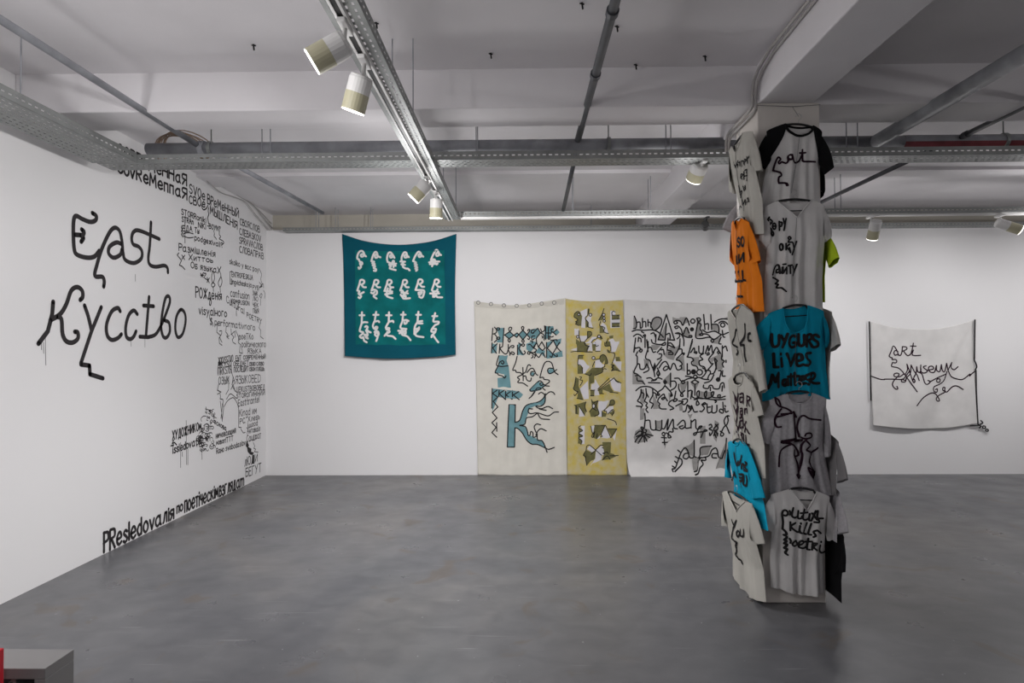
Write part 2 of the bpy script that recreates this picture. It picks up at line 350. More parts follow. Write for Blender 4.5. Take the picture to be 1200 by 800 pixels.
slab('column', (CX0, CY0, 0), (CX1, CY1, ZB), 'column', bevel=.006)
# small anchors left in the ceiling
mb = MB()
for x, y in ((297, 52), (434, 23), (441, 26), (575, 62), (682, 3), (723, 30), (826, 65), (745, 75)):
    p = hit(x, y, 2, ZC); mb.tube([p, p+Vector((.004, 0, -.035))], .005, 6); mb.tube([p+Vector((-.012, 0, -.004)), p+Vector((.012, .006, -.006))], .004, 5)
mb.build('anchor_stub', 'black', ceiling)

# ------------------------------------------------------------------ cable trays
def tray(name, axis, c0, c1, a0, a1, z, h, label, rows=4, rods=(), group='perforated cable trays', pitch=.045, rodoff=0, lip=True):
    """perforated U tray along axis (0 = X, 1 = Y) from a0 to a1 between cross positions c0 < c1"""
    mid = (c0+c1)/2; am = (a0+a1)/2
    t = thing(name, (am, mid, z) if axis == 0 else (mid, am, z), label, 'cable tray', group)
    P = (lambda a, c, zz: (a, c, zz)) if axis == 0 else (lambda a, c, zz: (c, a, zz))
    W = c1-c0; sw = .010; gap = (W-rows*sw)/(rows+1); sl = .024
    def sheet(f, n, g, s, length0, length1):
        # bands of metal with rows of slots
        mb = MB(); y = 0
        for r in range(n+1):
            mb.quad(f(length0, y), f(length1, y), f(length1, y+g), f(length0, y+g)); y += g
            if r == n: break
            x = length0+(pitch/2 if r % 2 else 0); prev = length0
            while x+sl < length1:
                mb.quad(f(prev, y), f(x, y), f(x, y+s), f(prev, y+s)); prev = x+sl; x += pitch
            mb.quad(f(prev, y), f(length1, y), f(length1, y+s), f(prev, y+s)); y += s
        return mb
    b = sheet(lambda a, y: P(a, c0+y, z), rows, gap, sw, a0, a1).build('tray_base', 'galv', t)
    so = b.modifiers.new('s', 'SOLIDIFY'); so.thickness = .0015
    hg = (h-.009)/2
    for c in (c0, c1):
        s = sheet(lambda a, y: P(a, c, z+y), 1, hg, .009, a0, a1).build('flange', 'galv', t)
        so = s.modifiers.new('s', 'SOLIDIFY'); so.thickness = .0015
    for a in rods:
        for c in (c0+.012, c1-.012):
            mb = MB(); mb.tube([P(a, c, z+.002), P(a, c, ZC)], .004, 6); mb.build('hanger_rod', 'pipe', t)
    return t
tray('cable_tray', 0, 4.305, 4.475, -3.12, 8.5, 3.0, .062, 'long perforated steel tray crossing the room just behind the column', 4, (-1.9, -.32, 1.1, 2.45, 4.6, 6.5))
tray('cable_tray', 1, -3.15, -2.82, -4.4, 4.30, 3.0, .07, 'wide perforated steel tray running along the top of left wall', 7, (-2.0, .5, 3.3))
tray('cable_tray', 1, -.760, -.614, -4.4, 5.98, 2.937, .055, 'perforated steel tray carrying the white lamp track toward the back wall', 4, (-2, 1.2, 3.45, 5.75))
tray('cable_tray', 0, 6.12, 6.26, -.80, 8.5, 3.0, .05, 'perforated steel tray in front of the back wall carrying a white rail', 3, (.55, 1.35, 3.3, 5.6))
tray('cable_tray', 0, 7.47, 7.60, -3.02, 8.5, 3.14, .045, 'thin perforated steel tray along the top edge of the back wall', 3, (-2.6, -2.35, -1.9, .9, 3.4))
# white track rails
def rail(label, axis, c, a0, a1, z):
    mb = MB(); w_, h_ = .018, .02
    P = (lambda a, cc, zz: (a, cc, zz)) if axis == 0 else (lambda a, cc, zz: (cc, a, zz))
    t = thing('track_rail', P((a0+a1)/2, c, z), label, 'lamp track', 'white lamp tracks')
    for s in (-1, 1):
        lo = P(a0, c+s*w_-.006, z-h_); hi = P(a1, c+s*w_+.006, z); mb.box(lo, hi)
    mb.box(P(a0, c-w_, z-.006), P(a1, c+w_, z)); mb.build('rail_channel', 'lampw', t)
    mb = MB(); mb.box(P(a0+.03, c-.0115, z-.0145), P(a1-.03, c+.0115, z-.0065)); mb.build('track_slot', 'lampd', t)
rail('white lamp track under the tray that runs toward the back wall', 1, -.700, -4.2, 5.95, 2.934)
rail('white lamp rail under the tray in front of the back wall', 0, 6.16, -.62, 8.4, 2.997)

# ------------------------------------------------------------------ spotlights
def spotlight(label, mount, head, aim, m='lampw', L=.155, r=.052, lit=True):
    """mount on the rail, head = middle of the barrel, aim = direction"""
    mount, head = Vector(mount), Vector(head); a = Vector(aim).normalized()
    t = thing('spotlight', mount, label, 'spotlight', 'track spotlights')
    mb = MB(); mb.box(mount+Vector((-.017, -.06, -.018)), mount+Vector((.017, .06, 0))); mb.build('track_adapter', m, t, bevel=.003)
    mb = MB(); mb.tube([mount+Vector((0, 0, -.018)), Vector((mount.x, mount.y, head.z+.02)).lerp(head-a*L*.25, .25), head-a*L*.25], .010, 8); mb.build('stem', m, t, smooth=True)
    mb = MB(); mb.lathe(head-a*L/2, a, [(0, 0), (0, r*.75), (.004, r*.92), (.012, r*.96), (.016, r), (L*.5, r)]); mb.build('lamp_barrel', m, t)
    mb = MB(); mb.lathe(head-a*L/2, a, [(L*.5, r), (L*.505, r*1.01), (L, r*1.01), (L, r*.93), (L-.016, r*.88), (L-.016, 0)]); mb.build('lamp_collar', 'lampglow' if lit else m, t)
    if lit:
        mb = MB(); mb.lathe(head-a*L/2, a, [(L-.014, 0), (L-.010, r*.5), (L-.001, r*.93), (L+.004, r*.98)], 24); mb.build('lens', 'lens', t)
    return t
spotlight('white spotlight nearest the camera, barrel turned to the left wall', (-.70, 2.35, 2.914), (-.745, 2.30, 2.778), (-.85, -.08, -.52))
spotlight('second nearest white spotlight, hanging just below the tilted one', (-.70, 2.64, 2.914), (-.724, 2.62, 2.754), (-.32, .22, -.9))
spotlight('small white spotlight far along the track, tilted left above the teal cloth', (-.70, 4.46, 2.914), (-.745, 4.40, 2.80), (-.62, .0, -.66))
spotlight('small white spotlight at the far end of the track, pointing down', (-.70, 4.86, 2.914), (-.69, 4.84, 2.775), (-.05, .13, -1))
spotlight('pale spotlight hanging under the long tray left of the column', (1.36, 4.40, 2.999), (1.345, 4.50, 2.955), (-.15, .7, -.6), r=.062, L=.14)
spotlight('white spotlight on the back rail just right of the column, turned away', (3.62, 6.16, 2.977), (3.66, 6.17, 2.84), (.12, .55, -.75), L=.20, r=.055)
spotlight('white spotlight on the back rail at far right, lit end pointing right', (4.94, 6.16, 2.977), (4.97, 6.10, 2.85), (.9, -.25, -.42), L=.22, r=.05)
spotlight('small black spotlight half hidden between the back trays left of the column', (1.93, 6.16, 2.977), (1.93, 6.2, 2.90), (.3, .9, -.2), m='lampd', L=.10, r=.04, lit=False)

# ------------------------------------------------------------------ pipes
def pipe(label, pts, r, m, clamps=(), cat='pipe', name='ceiling_pipe', rings=()):
    pts = [Vector(p) for p in pts]
    t = thing(name, pts[0].lerp(pts[-1], .5), label, cat, 'pipes under the ceiling')
    mb = MB(); mb.tube(pts, r, 18); mb.build('pipe_run', m, t, smooth=True)
    d = (pts[-1]-pts[0]).normalized()
    for c in rings:
        p = pts[0].lerp(pts[-1], c); mb = MB(); mb.lathe(p-d*.02, d, [(0, r), (0, r*1.28), (.04, r*1.28), (.04, r)], 16); mb.build('pipe_coupling', m, t)
    for c in clamps:
        p = pts[0].lerp(pts[-1], c); mb = MB()
        mb.lathe(p-d*.012, d, [(0, r), (0, r*1.22), (.024, r*1.22), (.024, r)], 18); mb.tube([p+Vector((0, 0, r)), Vector((p.x, p.y, ZB if 3.84 < p.y < 4.16 else ZC))], .005, 6); mb.build('pipe_clamp', 'galv', t)
    return t
ZP = 3.172
# main pipe: grey up to x = 2.7, then with red primer on its lower half
A, B, Cc = Vector((-2.875, 4.52, ZP)), Vector((2.9, 4.52, ZP)), Vector((8.5, 4.52, ZP))
t = pipe('thick grey pipe crossing the whole room above the long tray', [A, B], .048, 'pipe', (.085, .615), rings=(.074,))
mb = MB(); mb.tube([B, Cc], .048, 18); o = mb.build('primed_pipe_run', 'redpipe', t, smooth=True, label='stretch with red primer below and grey above')
mb = MB(); N = 12
rows = [[(x, 4.52+.0495*math.cos(math.pi*(k/N)*1.0), ZP+.0495*math.sin(math.pi*(k/N)*1.0)+.0) for k in range(N+1)] for x in (B.x, Cc.x)]
rows = [[(x, 4.52+.0495*math.cos(-.25+(math.pi+.5)*k/N), ZP+.0495*math.sin(-.25+(math.pi+.5)*k/N)) for k in range(N+1)] for x in (B.x, Cc.x)]
mb.grid(rows); mb.build('grey_paint', 'pipe', t, smooth=True)
p = Vector((3.66, 4.52, ZP)); mb = MB(); mb.lathe(p-Vector((.012, 0, 0)), (1, 0, 0), [(0, .048), (0, .06), (.024, .06), (.024, .048)], 18); mb.tube([p+Vector((0, 0, .048)), (p.x, p.y, ZC)], .005, 6); mb.build('pipe_clamp', 'galv', t)
pipe('thin grey pipe running from upper left into the thick pipe', [(-2.47, -4, 3.19), (-2.47, 4.48, 3.19)], .021, 'pipe', (), rings=(.79,))
pipe('thin grey pipe from the thick pipe to the back wall, left side', [(-2.47, 4.56, 3.20), (-2.47, 7.35, 3.34)], .021, 'pipe')
pipe('thin dark pipe overhead in the middle of the room', [(.44, -4, 3.20), (.44, 4.48, 3.20)], .024, 'darkpipe', (), rings=(.80, .875))
pipe('thin dark pipe slanting down behind the thick pipe, middle of room', [(.445, 4.56, 3.18), (.445, 6.10, 3.055)], .019, 'darkpipe')
pipe('thick dark grey pipe coming in from upper right', [(2.68, -4, 3.165), (2.68, 4.48, 3.165)], .048, 'pipe')
pipe('thin black pipe at far right joining the primed pipe', [(3.31, -4, 3.19), (3.31, 4.47, 3.19)], .02, 'darkpipe', rings=(.995,))
pipe('thin dark pipe right of the column running to the back wall', [(3.31, 4.57, 3.20), (3.31, 7.4, 3.23)], .02, 'darkpipe')
# coil of cable over the thick pipe
mb = MB()
for k in range(9):
    c = Vector((-2.64+rnd.uniform(-.03, .05), 4.52, 3.165+rnd.uniform(-.012, .012))); rx = .20+rnd.uniform(-.04, .03); rz = .115+rnd.uniform(-.02, .012); ph = rnd.uniform(-.1, .1)
    mb.tube([c+Vector((rx*math.cos(a), .062*math.cos(2*a+ph)+rnd.uniform(-.002, .002)+(.012 if math.sin(a) < 0 else 0), rz*math.sin(a))) for a in [2*math.pi*j/28 for j in range(29)]], .0045, 6, cap=False)
tag(mb.build('cable_coil', 'tan', smooth=True), 'coil of brown cable looped over the left end of the thick pipe', 'cable')
# loose cables along the top of the left wall
for k, (lab, pp) in enumerate((('upper loose grey cable sagging along the top of left wall', '277,228 289,235 300,243 310,253 318,262'),
    ('middle loose grey cable sagging along the top of left wall', '243,209 250,213 268,222 283,230 297,240 308,254 319,267'),
    ('lowest loose grey cable sagging along the top of left wall', '240,209 248,217 260,226 272,230 288,237 300,252 317,271'))):
    mb = MB(); mb.tube(catmull([hit(*map(float, q.split(',')), 0, XL+.016+.012*k) for q in pp.split()]), .0055, 6)
    tag(mb.build('cable', 'cable', smooth=True), lab, 'cable', 'loose cables on the left wall')
# conduits down the side of the beam to the column
for lab, dx, dz in (('outer grey conduit bending down the beam side to the column', -.030, 0), ('inner grey conduit bending down the beam side to the column', -.012, -.02)):
    mb = MB(); x = 1.535+dx
    mb.tube(catmull([Vector(p) for p in ((x, -3.9, 3.41), (x, 1.5, 3.41), (x, 3.3, 3.41+dz), (x, 3.62, 3.39+dz), (x-.01, 3.76, 3.33+dz), (x-.012, 3.80, 3.25+dz), (x-.012, 3.81, 3.165+dz), (x-.018, 3.90, 3.145+dz), (x-.018, 4.2, 3.145+dz), (x-.018, 4.27, 3.11+dz), (x-.018, 4.28, 3.03))]), .0095, 8)
    tag(mb.build('conduit', 'cable', smooth=True), lab, 'conduit', 'conduits at the column')
# ------------------------------------------------------------------ grey box and red panel at the lower left corner
t = thing('plinth_box', (-1.95, 2.13, 0), 'grey open-fronted box at the lower left corner of the floor', 'box')
mb = MB(); mb.box((-2.40, 2.065, .462), (-1.668, 2.20, .5)); mb.build('top_panel', 'boxg', t, bevel=.002)
mb = MB(); mb.box((-1.706, 2.065, 0), (-1.668, 2.20, .462)); mb.build('side_panel', 'boxg', t, bevel=.002)
mb = MB(); mb.box((-2.40, 2.065, 0), (-2.362, 2.20, .462)); mb.build('side_panel', 'boxg', t, bevel=.002)
mb = MB(); mb.box((-2.362, 2.19, 0), (-1.706, 2.20, .462)); mb.build('back_panel', 'boxd', t)
mb = MB(); mb.quad((-2.0, 2.07, .10), (-1.79, 2.07, .462), (-1.775, 2.07, .462), (-1.775, 2.07, .10)); mb.box((-1.80, 2.07, .0), (-1.786, 2.185, .45)); mb.build('inner_divider', 'boxg', t)
mb = MB(); mb.box((-2.0, 1.96, 0), (-1.755, 2.0, .605)); tag(mb.build('red_panel', 'red', bevel=.004), 'red upright panel cut by left edge beside the grey box', 'panel')
# ================================================================== lettering painted on the left wall
PL = Plane(0, XL, (0, 1, 0), (1, 0, 0))
def wall_surf(u, v, d): return PL.world(u, v, .0012+d)
def paint(label, strokes, wd, fills=(), name='painted_lettering'):
    mb = MB()
    for st in to_uv(strokes, PL): ribbon(mb, st, wd, wall_surf, 0)
    for f in fills: poly_uv(mb, [PL.px(p.x, p.y) for p in f], wall_surf, .0004, .1)
    return mb.build(name, 'wallink', wall_left, label=label)
K = (30, 230, 3.48)
paint('large black painted word East with a profile drawn into it', parse("272,68 288,80 284,98 262,104 230,92 207,80 196,95 194,150 198,215 210,238 250,250 280,245 300,222;!196,156 225,158;228,135 238,145 232,158 222,158;222,158 236,168 226,185;318,368 320,345 312,328 282,324 290,280 310,215 340,150 362,128 382,140 392,180 396,225;392,195 370,188 342,205 338,232 358,250 385,238 393,215;396,225 405,258 440,272 470,255 474,225 460,205 438,195 432,170 440,145 465,140 545,174;511,106 506,200 500,250 506,278 530,287 565,282 578,292 580,310", K), .0365)
paint('large black painted word Кусство with a profile drawn into it', parse("!112,430 108,480 90,550 52,600;100,505 140,480 165,440 185,385 210,370 230,385 232,410 222,422;125,490 145,500 150,560 165,590 190,596 212,580 212,555 200,552;240,445 255,490 268,545;!308,452 268,550 225,680;!225,685 260,690 262,725 315,742;385,468 375,455 350,470 330,520 332,565 350,585 375,578 390,562;455,480 440,465 420,485 408,530 410,570 425,582 440,572 450,550;!480,445 522,448;!503,410 500,450 490,572;!465,572 500,574;500,574 530,562 555,520 575,470 588,430 584,408 570,415 558,470 552,530 560,570 575,575 588,550 584,515 565,505;632,462 615,490 610,540 620,574 640,560 652,510 648,475 632,462", K), .0365)
paint('thin black drips under the word Кусство', parse("!80,580 82,688;!64,598 64,625;!72,595 73,640;!428,585 430,612;!486,574 486,615;!447,318 447,346", K), .004, name='paint_drip')
T = lettering
def polys(txt, crop): return [parse('!'+s, crop)[0] for s in txt.split(';')]
paint('top line of black lettering along the wall top', T('СОВРеМеННаЯ', (138, 184), (218.5, 217.5), 15.5, 12.5), .021)
paint('black lettering SVOE временный at the upper end of the arch', T('SVOe', (222, 226), (240, 235), 10.5) + T('ВРеМеННЫЙ', (243, 238), (279.5, 255), 10.5, 8.5), .0145)
paint('second line of black lettering along the wall top', T('SovReMeппаЯ', (138, 201.5), (219, 234), 15, 12.5), .021)
paint('black lettering свое мышленія below the upper end of the arch', T('СВОe', (221.5, 238), (240, 243), 9) + T('МЫШЛЕНIЯ', (246, 250), (278, 268.5), 9, 8.5)
      + parse("325,370 335,410 355,425 385,405 402,372;410,400 405,440 412,480 400,520 405,560 408,592", (205, 205, 10.43)), .0145)
paint('small black block of lettering under the top lines', T('STORRoniki', (212.5, 251), (241, 261), 6.5, 6) + T('STRAn', (213, 259.5), (226.5, 263), 6) + T('NIKI', (232, 266), (241, 268.5), 6) + T('-ВОУN?', (243, 267), (258, 271), 5.5)
      + T('ЕДА', (214, 270.5), (225, 271.5), 6.5) + T('Ты', (228, 272.5), (233, 273.5), 6) + T('С8', (213.5, 278), (226, 279), 6) + T('podgежivali?', (228, 281), (261, 290), 6, 5.5)
      + parse("!205,230 205,610;620,430 630,480 625,510 650,540 660,560;700,440 700,490 720,520 700,550 750,580 765,610 730,640;!160,360 150,390 170,410 150,440 170,460 150,490 175,525", (200, 235, 12.31)), .011)
paint('black handwritten words Размышленія Об языках with chains of diamonds', T('Размiшленiя', (209.5, 293.5), (252, 301), 8.5, 7) + T('х Хиттоь', (213, 303.5), (249, 307.5), 7.5, 5.5) + T('Об языкаХ', (223.5, 313.5), (258.5, 320.5), 7)
      + parse("395,340 410,400 395,450 382,400 395,340;395,450 415,470 395,490 380,470 395,450;!398,490 400,530;470,300 440,360;440,310 465,360 470,390 480,440 462,490 445,450 470,390;!462,490 465,540;!75,170 60,190 100,240 80,285 105,295 132,325;!280,360 305,400;!305,355 285,395;!278,378 310,378;310,360 330,365 315,400 345,425;!340,400 360,450;!362,405 340,445", (200, 275, 8)), .012)
paint('black lettering РОЖденія', T('РОЖденiя', (229, 348.5), (259.5, 351), 12.5, 9) + parse("372,590 380,625 372,660 362,650 368,610", (200, 275, 8)), .015)
paint('black lettering visyaлного', T('visyalного', (233, 368), (265.5, 371), 9.5, 8), .013)
paint('black lettering performativного with stepped profile lines below', T('$ performativnого', (246, 380), (298.5, 387), 7.5, 7) + T('роеТКо', (280, 397.5), (296.5, 397.5), 7) + T('politического', (283, 406.5), (311, 406.5), 7) + T('ЯЗЫКА', (290, 414), (306, 414), 5.5)
      + parse("!295,345 288,440 310,460 335,480 315,510 320,570 350,595;320,430 345,425 345,460 325,500 350,560;!400,370 395,440 420,470 405,490 430,520;!410,500 435,480;!455,400 460,460 490,500 470,530 480,560 510,580;!455,470 500,430 505,500;!510,420 545,500 540,560 570,590 560,620 555,680 590,690 585,640;!205,240 205,280 240,330 245,370", (225, 345, 10)), .010)
paint('black handwritten words cultural Poetry beside confusion', T('Cultural', (265, 354), (286, 368), 8, 7) + T('POETRY', (289, 371.5), (306.5, 379.5), 5.5) + T('confusion', (270, 347), (292, 351), 9, 8) + T('КОМФUSION', (270.5, 355), (292, 358), 5)
      + parse("!800,330 785,390 805,420 800,490 835,520;520,250 520,180 545,110 540,90", (225, 345, 10)), .010)
paint('small black lettering above the word confusion', T('skolko у вас роу', (269, 309), (303, 319), 6, 5.5) + T('ENTROFIESKIJA', (271.5, 324), (296, 328), 5.5) + T('lingvicheskaja', (271, 332.5), (294.5, 336.5), 6, 5)
      + parse("!72,170 58,175 58,262 70,265;265,150 285,190 280,230 290,270 270,290 295,260 300,290;270,250 290,280 270,285;300,310 310,330 308,365", (260, 290, 6.154)), .0095)
paint('narrow column of tiny black syllables near the corner', T('РУБ', (296, 339), (303, 340), 5) + T('ЗЫК', (296, 345.5), (302, 346.5), 5) + T('ЛЮ', (296, 352.5), (302, 353), 5) + T('ЧЕК', (296, 359.5), (302.5, 360), 5) + T('ПЫЯ', (296.5, 366.5), (303, 367), 5)
      + parse("!283,330 270,350 283,365 290,340 283,330;!278,370 278,415", (260, 290, 6.154)), .009)
paint('four stacked black words at the upper right by the corner', T('СВОЯСЛОВ', (281, 263), (304, 272.5), 7.5, 7) + T('СЛЕВАSKOV', (280.5, 274.5), (305.5, 283.5), 7.5, 7) + T('SPRAVAСЛОВ', (280.5, 285), (307.5, 293.5), 7.5, 7) + T('СЛОВАПРАВ', (280.5, 295.5), (308.5, 303.5), 7.5, 7), .0115)
paint('dense black block of lettering drawn as hair over a face in profile', T('iСКUSSTVO', (256.5, 426.5), (273, 423.5), 7.5) + T('ЕЫТ', (276, 422.5), (282.5, 421.5), 5.5) + T('СОВРЕМЕННЫЙ', (285, 421), (311, 420), 4.5) + T('МКУSО', (255.5, 431), (271, 429), 7)
      + T('ОБЕДАЕТ', (273.5, 429), (291, 428), 5.5) + T('СВОЮ СЛОВО', (292, 428.5), (309, 428), 4) + T('ПRКSЛЯ', (255.5, 439.5), (271, 437), 8.5) + T('ПОСЛЕДИТ', (274, 436), (291, 434.5), 5.5) + T('СВОИ ПЛЕШЬ', (292, 434.5), (309.5, 434), 4)
      + T('ОЗЫК', (256, 450.5), (268.5, 449), 8.5) + T('ЯЗЫКОВЕD', (276, 449.5), (305, 447.5), 9) + T('ЦЕКUSTВОВОВЕД', (277, 459.5), (310, 456.5), 6) + T('STOROГИНIНИЙ', (277, 466.5), (310, 462.5), 5) + T('Easttrantel', (279, 476), (303.5, 471), 7.5)
      + parse("!105,425 90,490 130,510 90,535;!120,530 125,560 120,585 150,590 155,610 150,640 160,690 145,800;145,640 140,720 130,800;190,590 235,530 300,580;165,670 200,610 240,580 270,575 305,625 325,690;!215,350 215,480 185,535;265,340 255,430 275,480 300,510;250,430 270,380 280,395;240,480 265,440 285,500;100,130 130,200 100,220 95,310;110,150 120,300;240,200 250,300 270,360 280,400 262,440", (245, 405, 9.412)), .0105)
paint('black handwritten lines below the word Easttrantel', T('Kingd им', (280.5, 488), (300.5, 484), 8) + T('РС. Хлебъ', (281, 497), (304, 490.5), 6) + T('Juuood', (289, 502), (301.5, 498), 6) + T('Антоваiл', (289.5, 508), (304.5, 504.5), 6) + parse("!750,60 752,270 780,275;!775,290 800,330 820,325;!560,0 575,120 580,210;!590,120 580,200", (195, 470, 8.892)), .010)
# knot of scribbled letters
cl = []
for (x, y, r) in [(rnd.uniform(335, 500), rnd.uniform(265, 490), rnd.uniform(16, 34)) for _ in range(36)] + [(rnd.uniform(400, 500), rnd.uniform(90, 240), rnd.uniform(8, 18)) for _ in range(14)] + [(rnd.uniform(350, 440), rnd.uniform(480, 525), 12) for _ in range(6)]:
    a0 = rnd.uniform(0, 6.28); e = rnd.uniform(.7, 1.3); n = rnd.randint(4, 8)
    cl.append(catmull([Vector(((x+r*(1-.08*k)*math.cos(a0+k*.9))/8.892+195, (y+r*e*(1-.08*k)*math.sin(a0+k*.9))/8.892+470)) for k in range(n)]))
paint('dense knot of scribbled black letters low on the wall', cl + parse("!410,60 420,130;!405,80 440,90;!440,90 470,150 520,175;365,210 360,180 385,155 410,155;!470,120 500,165", (195, 470, 8.892)), .0085)
paint('black lettering ХУДОЖНИКОМ issledovatel with drips', T('ХУДОЖНИКОм', (202, 515.5), (235.5, 503), 10.5, 9) + T('issledovatel', (202.5, 531), (236, 519.5), 8.5) + parse("!75,405 60,440 85,430 105,455;!45,465 75,455", (195, 470, 8.892)), .0145)
paint('thin black drips below issledovatel', parse("!147,430 147,690;!205,200 208,660;!222,500 222,660;!368,490 370,605;!163,530 165,575", (195, 470, 8.892)), .007, name='paint_drip')
paint('small black lettering right of the scribbled knot', T('основа', (251, 496), (265, 504.5), 5.5) + T('ничевающий', (253, 513.5), (276, 507), 6.5) + T('новогITTT', (253.5, 521), (273, 516), 5.5) + T('Rано svobodaslov', (253.5, 531.5), (287.5, 521), 6) + T('Cauджат', (289, 518), (305.5, 512.5), 8.5, 7), .011)
Z8 = (195, 470, 8.892)
paint('solid black profile silhouette near the corner', parse("!905,430 920,470 910,490 930,500 915,525 955,530;!975,350 975,390", Z8), .010, [polys("835,410 860,460 852,475 885,495 882,525 912,535 895,560 870,555 845,525 840,485 825,465", Z8)[0]])
paint('black word ЛЮДИ below the silhouette', T('лЮДИ', (286.5, 546), (301.5, 540), 10, 8.5), .013, [polys("893,565 915,560 915,650 888,652", Z8)[0]])
paint('black word БЕГУТ near the corner above the floor', T('БЕГУТ', (288, 558.5), (306, 552.5), 10, 10), .013)
paint('tall black word PResledovaлiя at the start of the bottom line', T('РRеsledovaлiя', (121.5, 647), (203.5, 607), 23, 15), .025)
paint('short black word по in the bottom line', T('по', (207, 601), (214, 597.5), 11), .021)
paint('black word поетiческiм in the bottom line', T('поетiческiм', (216.5, 600), (255.5, 581.5), 18, 14), .024)
paint('black word взглядам at the end of the bottom line', T('взглядаm', (257, 581.5), (285.5, 568), 16, 12.5), .024)

# ================================================================== cloths hung on the back wall
PB = Plane(1, YB, (1, 0, 0), (0, -1, 0))
def edge(txt):          # photo points -> smooth edge in wall metres
    return catmull([PB.px(*map(float, a.split(','))) for a in txt.split()])
def at(e, t):
    L = [0]
    for a, b in zip(e, e[1:]): L.append(L[-1]+(b-a).length)
    x = t*L[-1]
    for i in range(len(e)-1):
        if x <= L[i+1]+1e-9: return e[i].lerp(e[i+1], (x-L[i])/max(1e-9, L[i+1]-L[i]))
    return e[-1]
def banner(name, label, top, bottom, left, right, depth, m, nu=70, nv=90, group='cloth banners on the back wall', cat='banner'):
    T_, B_, L_, R_ = edge(top), edge(bottom), edge(left), edge(right)
    c = PB.world(*at(B_, .5), .03); t = thing(name, c, label, cat, group)
    surf = lambda u, v, d: PB.world(u, v, depth(u, v)+d)
    rows = []
    for j in range(nv+1):
        s = j/nv; row = []
        for i in range(nu+1):
            r = i/nu
            p = at(T_, r)*(1-s)+at(B_, r)*s+at(L_, s)*(1-r)+at(R_, s)*r-(at(T_, 0)*(1-r)*(1-s)+at(T_, 1)*r*(1-s)+at(B_, 0)*(1-r)*s+at(B_, 1)*r*s)
            row.append(surf(p.x, p.y, 0))
        rows.append(row)
    mb = MB(); mb.grid(rows); o = mb.build('cloth', m, t, smooth=True)
    so = o.modifiers.new('thickness', 'SOLIDIFY'); so.thickness = .0018; so.offset = 1
    return t, surf
def draw(t, name, m, strokes, wd, surf, off=.0024, circles=(), fills=(), pl=PB, step=.03, label=None):
    if not strokes:          # separate painted patches are parts of their own
        for f in fills:
            mb = MB(); poly_uv(mb, [pl.px(p.x, p.y) for p in f], surf, off, step); o = mb.build(name, m, t, label=label)
        return o
    mb = MB()
    for st in to_uv(strokes, pl): ribbon(mb, st, wd, surf, off)
    for c in circles: ribbon(mb, [pl.px(p.x, p.y) for p in c], wd, surf, off)
    for f in fills: poly_uv(mb, [pl.px(p.x, p.y) for p in f], surf, off, step)
    return mb.build(name, m, t, label=label)

# ---- teal cloth
def d_teal(u, v): return .012+.050*max(0, (2.9-v)/1.3)**1.5+.005*math.sin(9*u+3*v)+.004*math.sin(17*u)*max(0, (3.1-v))+.012*math.exp(-((u+1.56)/.5)**2)*max(0, v-2.8)
t, sf = banner('banner', 'teal square cloth with rows of white looping figures, hung by its top corners', "401.3,274.3 430,283 468,287 505,283 535,274.3", "405.5,417 440,419.5 469,420 505,418.5 534.5,415.5", "401.3,274.3 403,320 405.5,417", "535,274.3 533.5,340 534.5,415.5", d_teal, 'tealb')
draw(t, 'inner_panel', 'teali', [], .01, sf, .0010, fills=polys("128,137 250,142 380,142 510,142 635,137 640,400 645,672 500,676 390,678 260,676 137,672 132,400", (390, 265, 4.85)), step=.025, label='lighter green-teal panel sewn inside the border')
V = (412, 288, 10); S = "90,160 72,150 78,105 100,70 125,62 145,80 155,110 172,125;150,118 125,130 112,112 128,98 145,110;90,160 100,185 125,195 130,215 110,225 105,205;110,225 115,250 95,272 88,255;235,180 255,110 280,72 300,85 310,120 340,135;305,135 285,142 276,118 295,100 308,120;235,180 268,188 245,205 275,215 250,230 280,240 262,260 290,275 285,295 265,292;425,190 418,150 430,95 455,78 480,100 505,142;480,135 460,140 452,118 470,110 482,128;425,190 450,200 445,225 465,240 450,265 520,285;450,200 520,235;490,175 455,245;450,225 525,210;500,180 495,250;590,185 592,130 620,80 645,85 655,115 675,135;655,135 630,140 622,118 640,108 655,125;575,185 630,188;590,185 610,205 585,220 630,225;610,200 605,245 640,268 665,270 685,290;725,180 750,120 785,72 810,85 820,110 842,128;815,128 795,132 788,108 805,98 818,115;725,180 760,200 740,215 770,225 745,240 775,255 750,270 775,280 760,295;932,165 960,100 992,50 1015,65 1030,95 1050,110;1025,112 1000,120 992,95 1012,82 1026,100;932,165 970,160 975,180 910,195;930,185 1030,185;920,215 1010,210;965,180 945,240;960,190 1000,220"
for dx in (0, 165, 318, 500, 680, 870): S += ";" + ';'.join(' '.join('%g,%g' % (float(a.split(',')[0])+dx, float(a.split(',')[1])-(6 if dx > 600 else 0)) for a in s.split()) for s in "75,525 100,450 112,405 145,405 155,430 130,455 118,455;122,455 145,485 175,488".split(';'))
S += ";75,525 100,535 90,560 110,565 150,545;95,570 120,590 105,615 90,605;240,525 270,515 300,530 300,565 265,590 300,620;235,550 260,560 275,540;390,530 480,535;400,570 480,555;430,500 410,580;460,495 450,560;430,560 420,590 450,605 485,615;575,515 605,530 590,550 665,560;660,530 600,590;610,540 640,600;580,575 600,600 620,620 690,615;600,600 640,590;765,520 850,525 850,570 830,610 800,600;790,550 830,545 800,580 790,560;946,520 960,535 1000,530 1010,510;925,560 1030,560;960,540 960,600;960,545 1000,590 1010,603 1065,605;1020,540 975,600"
ST = parse(S, V)
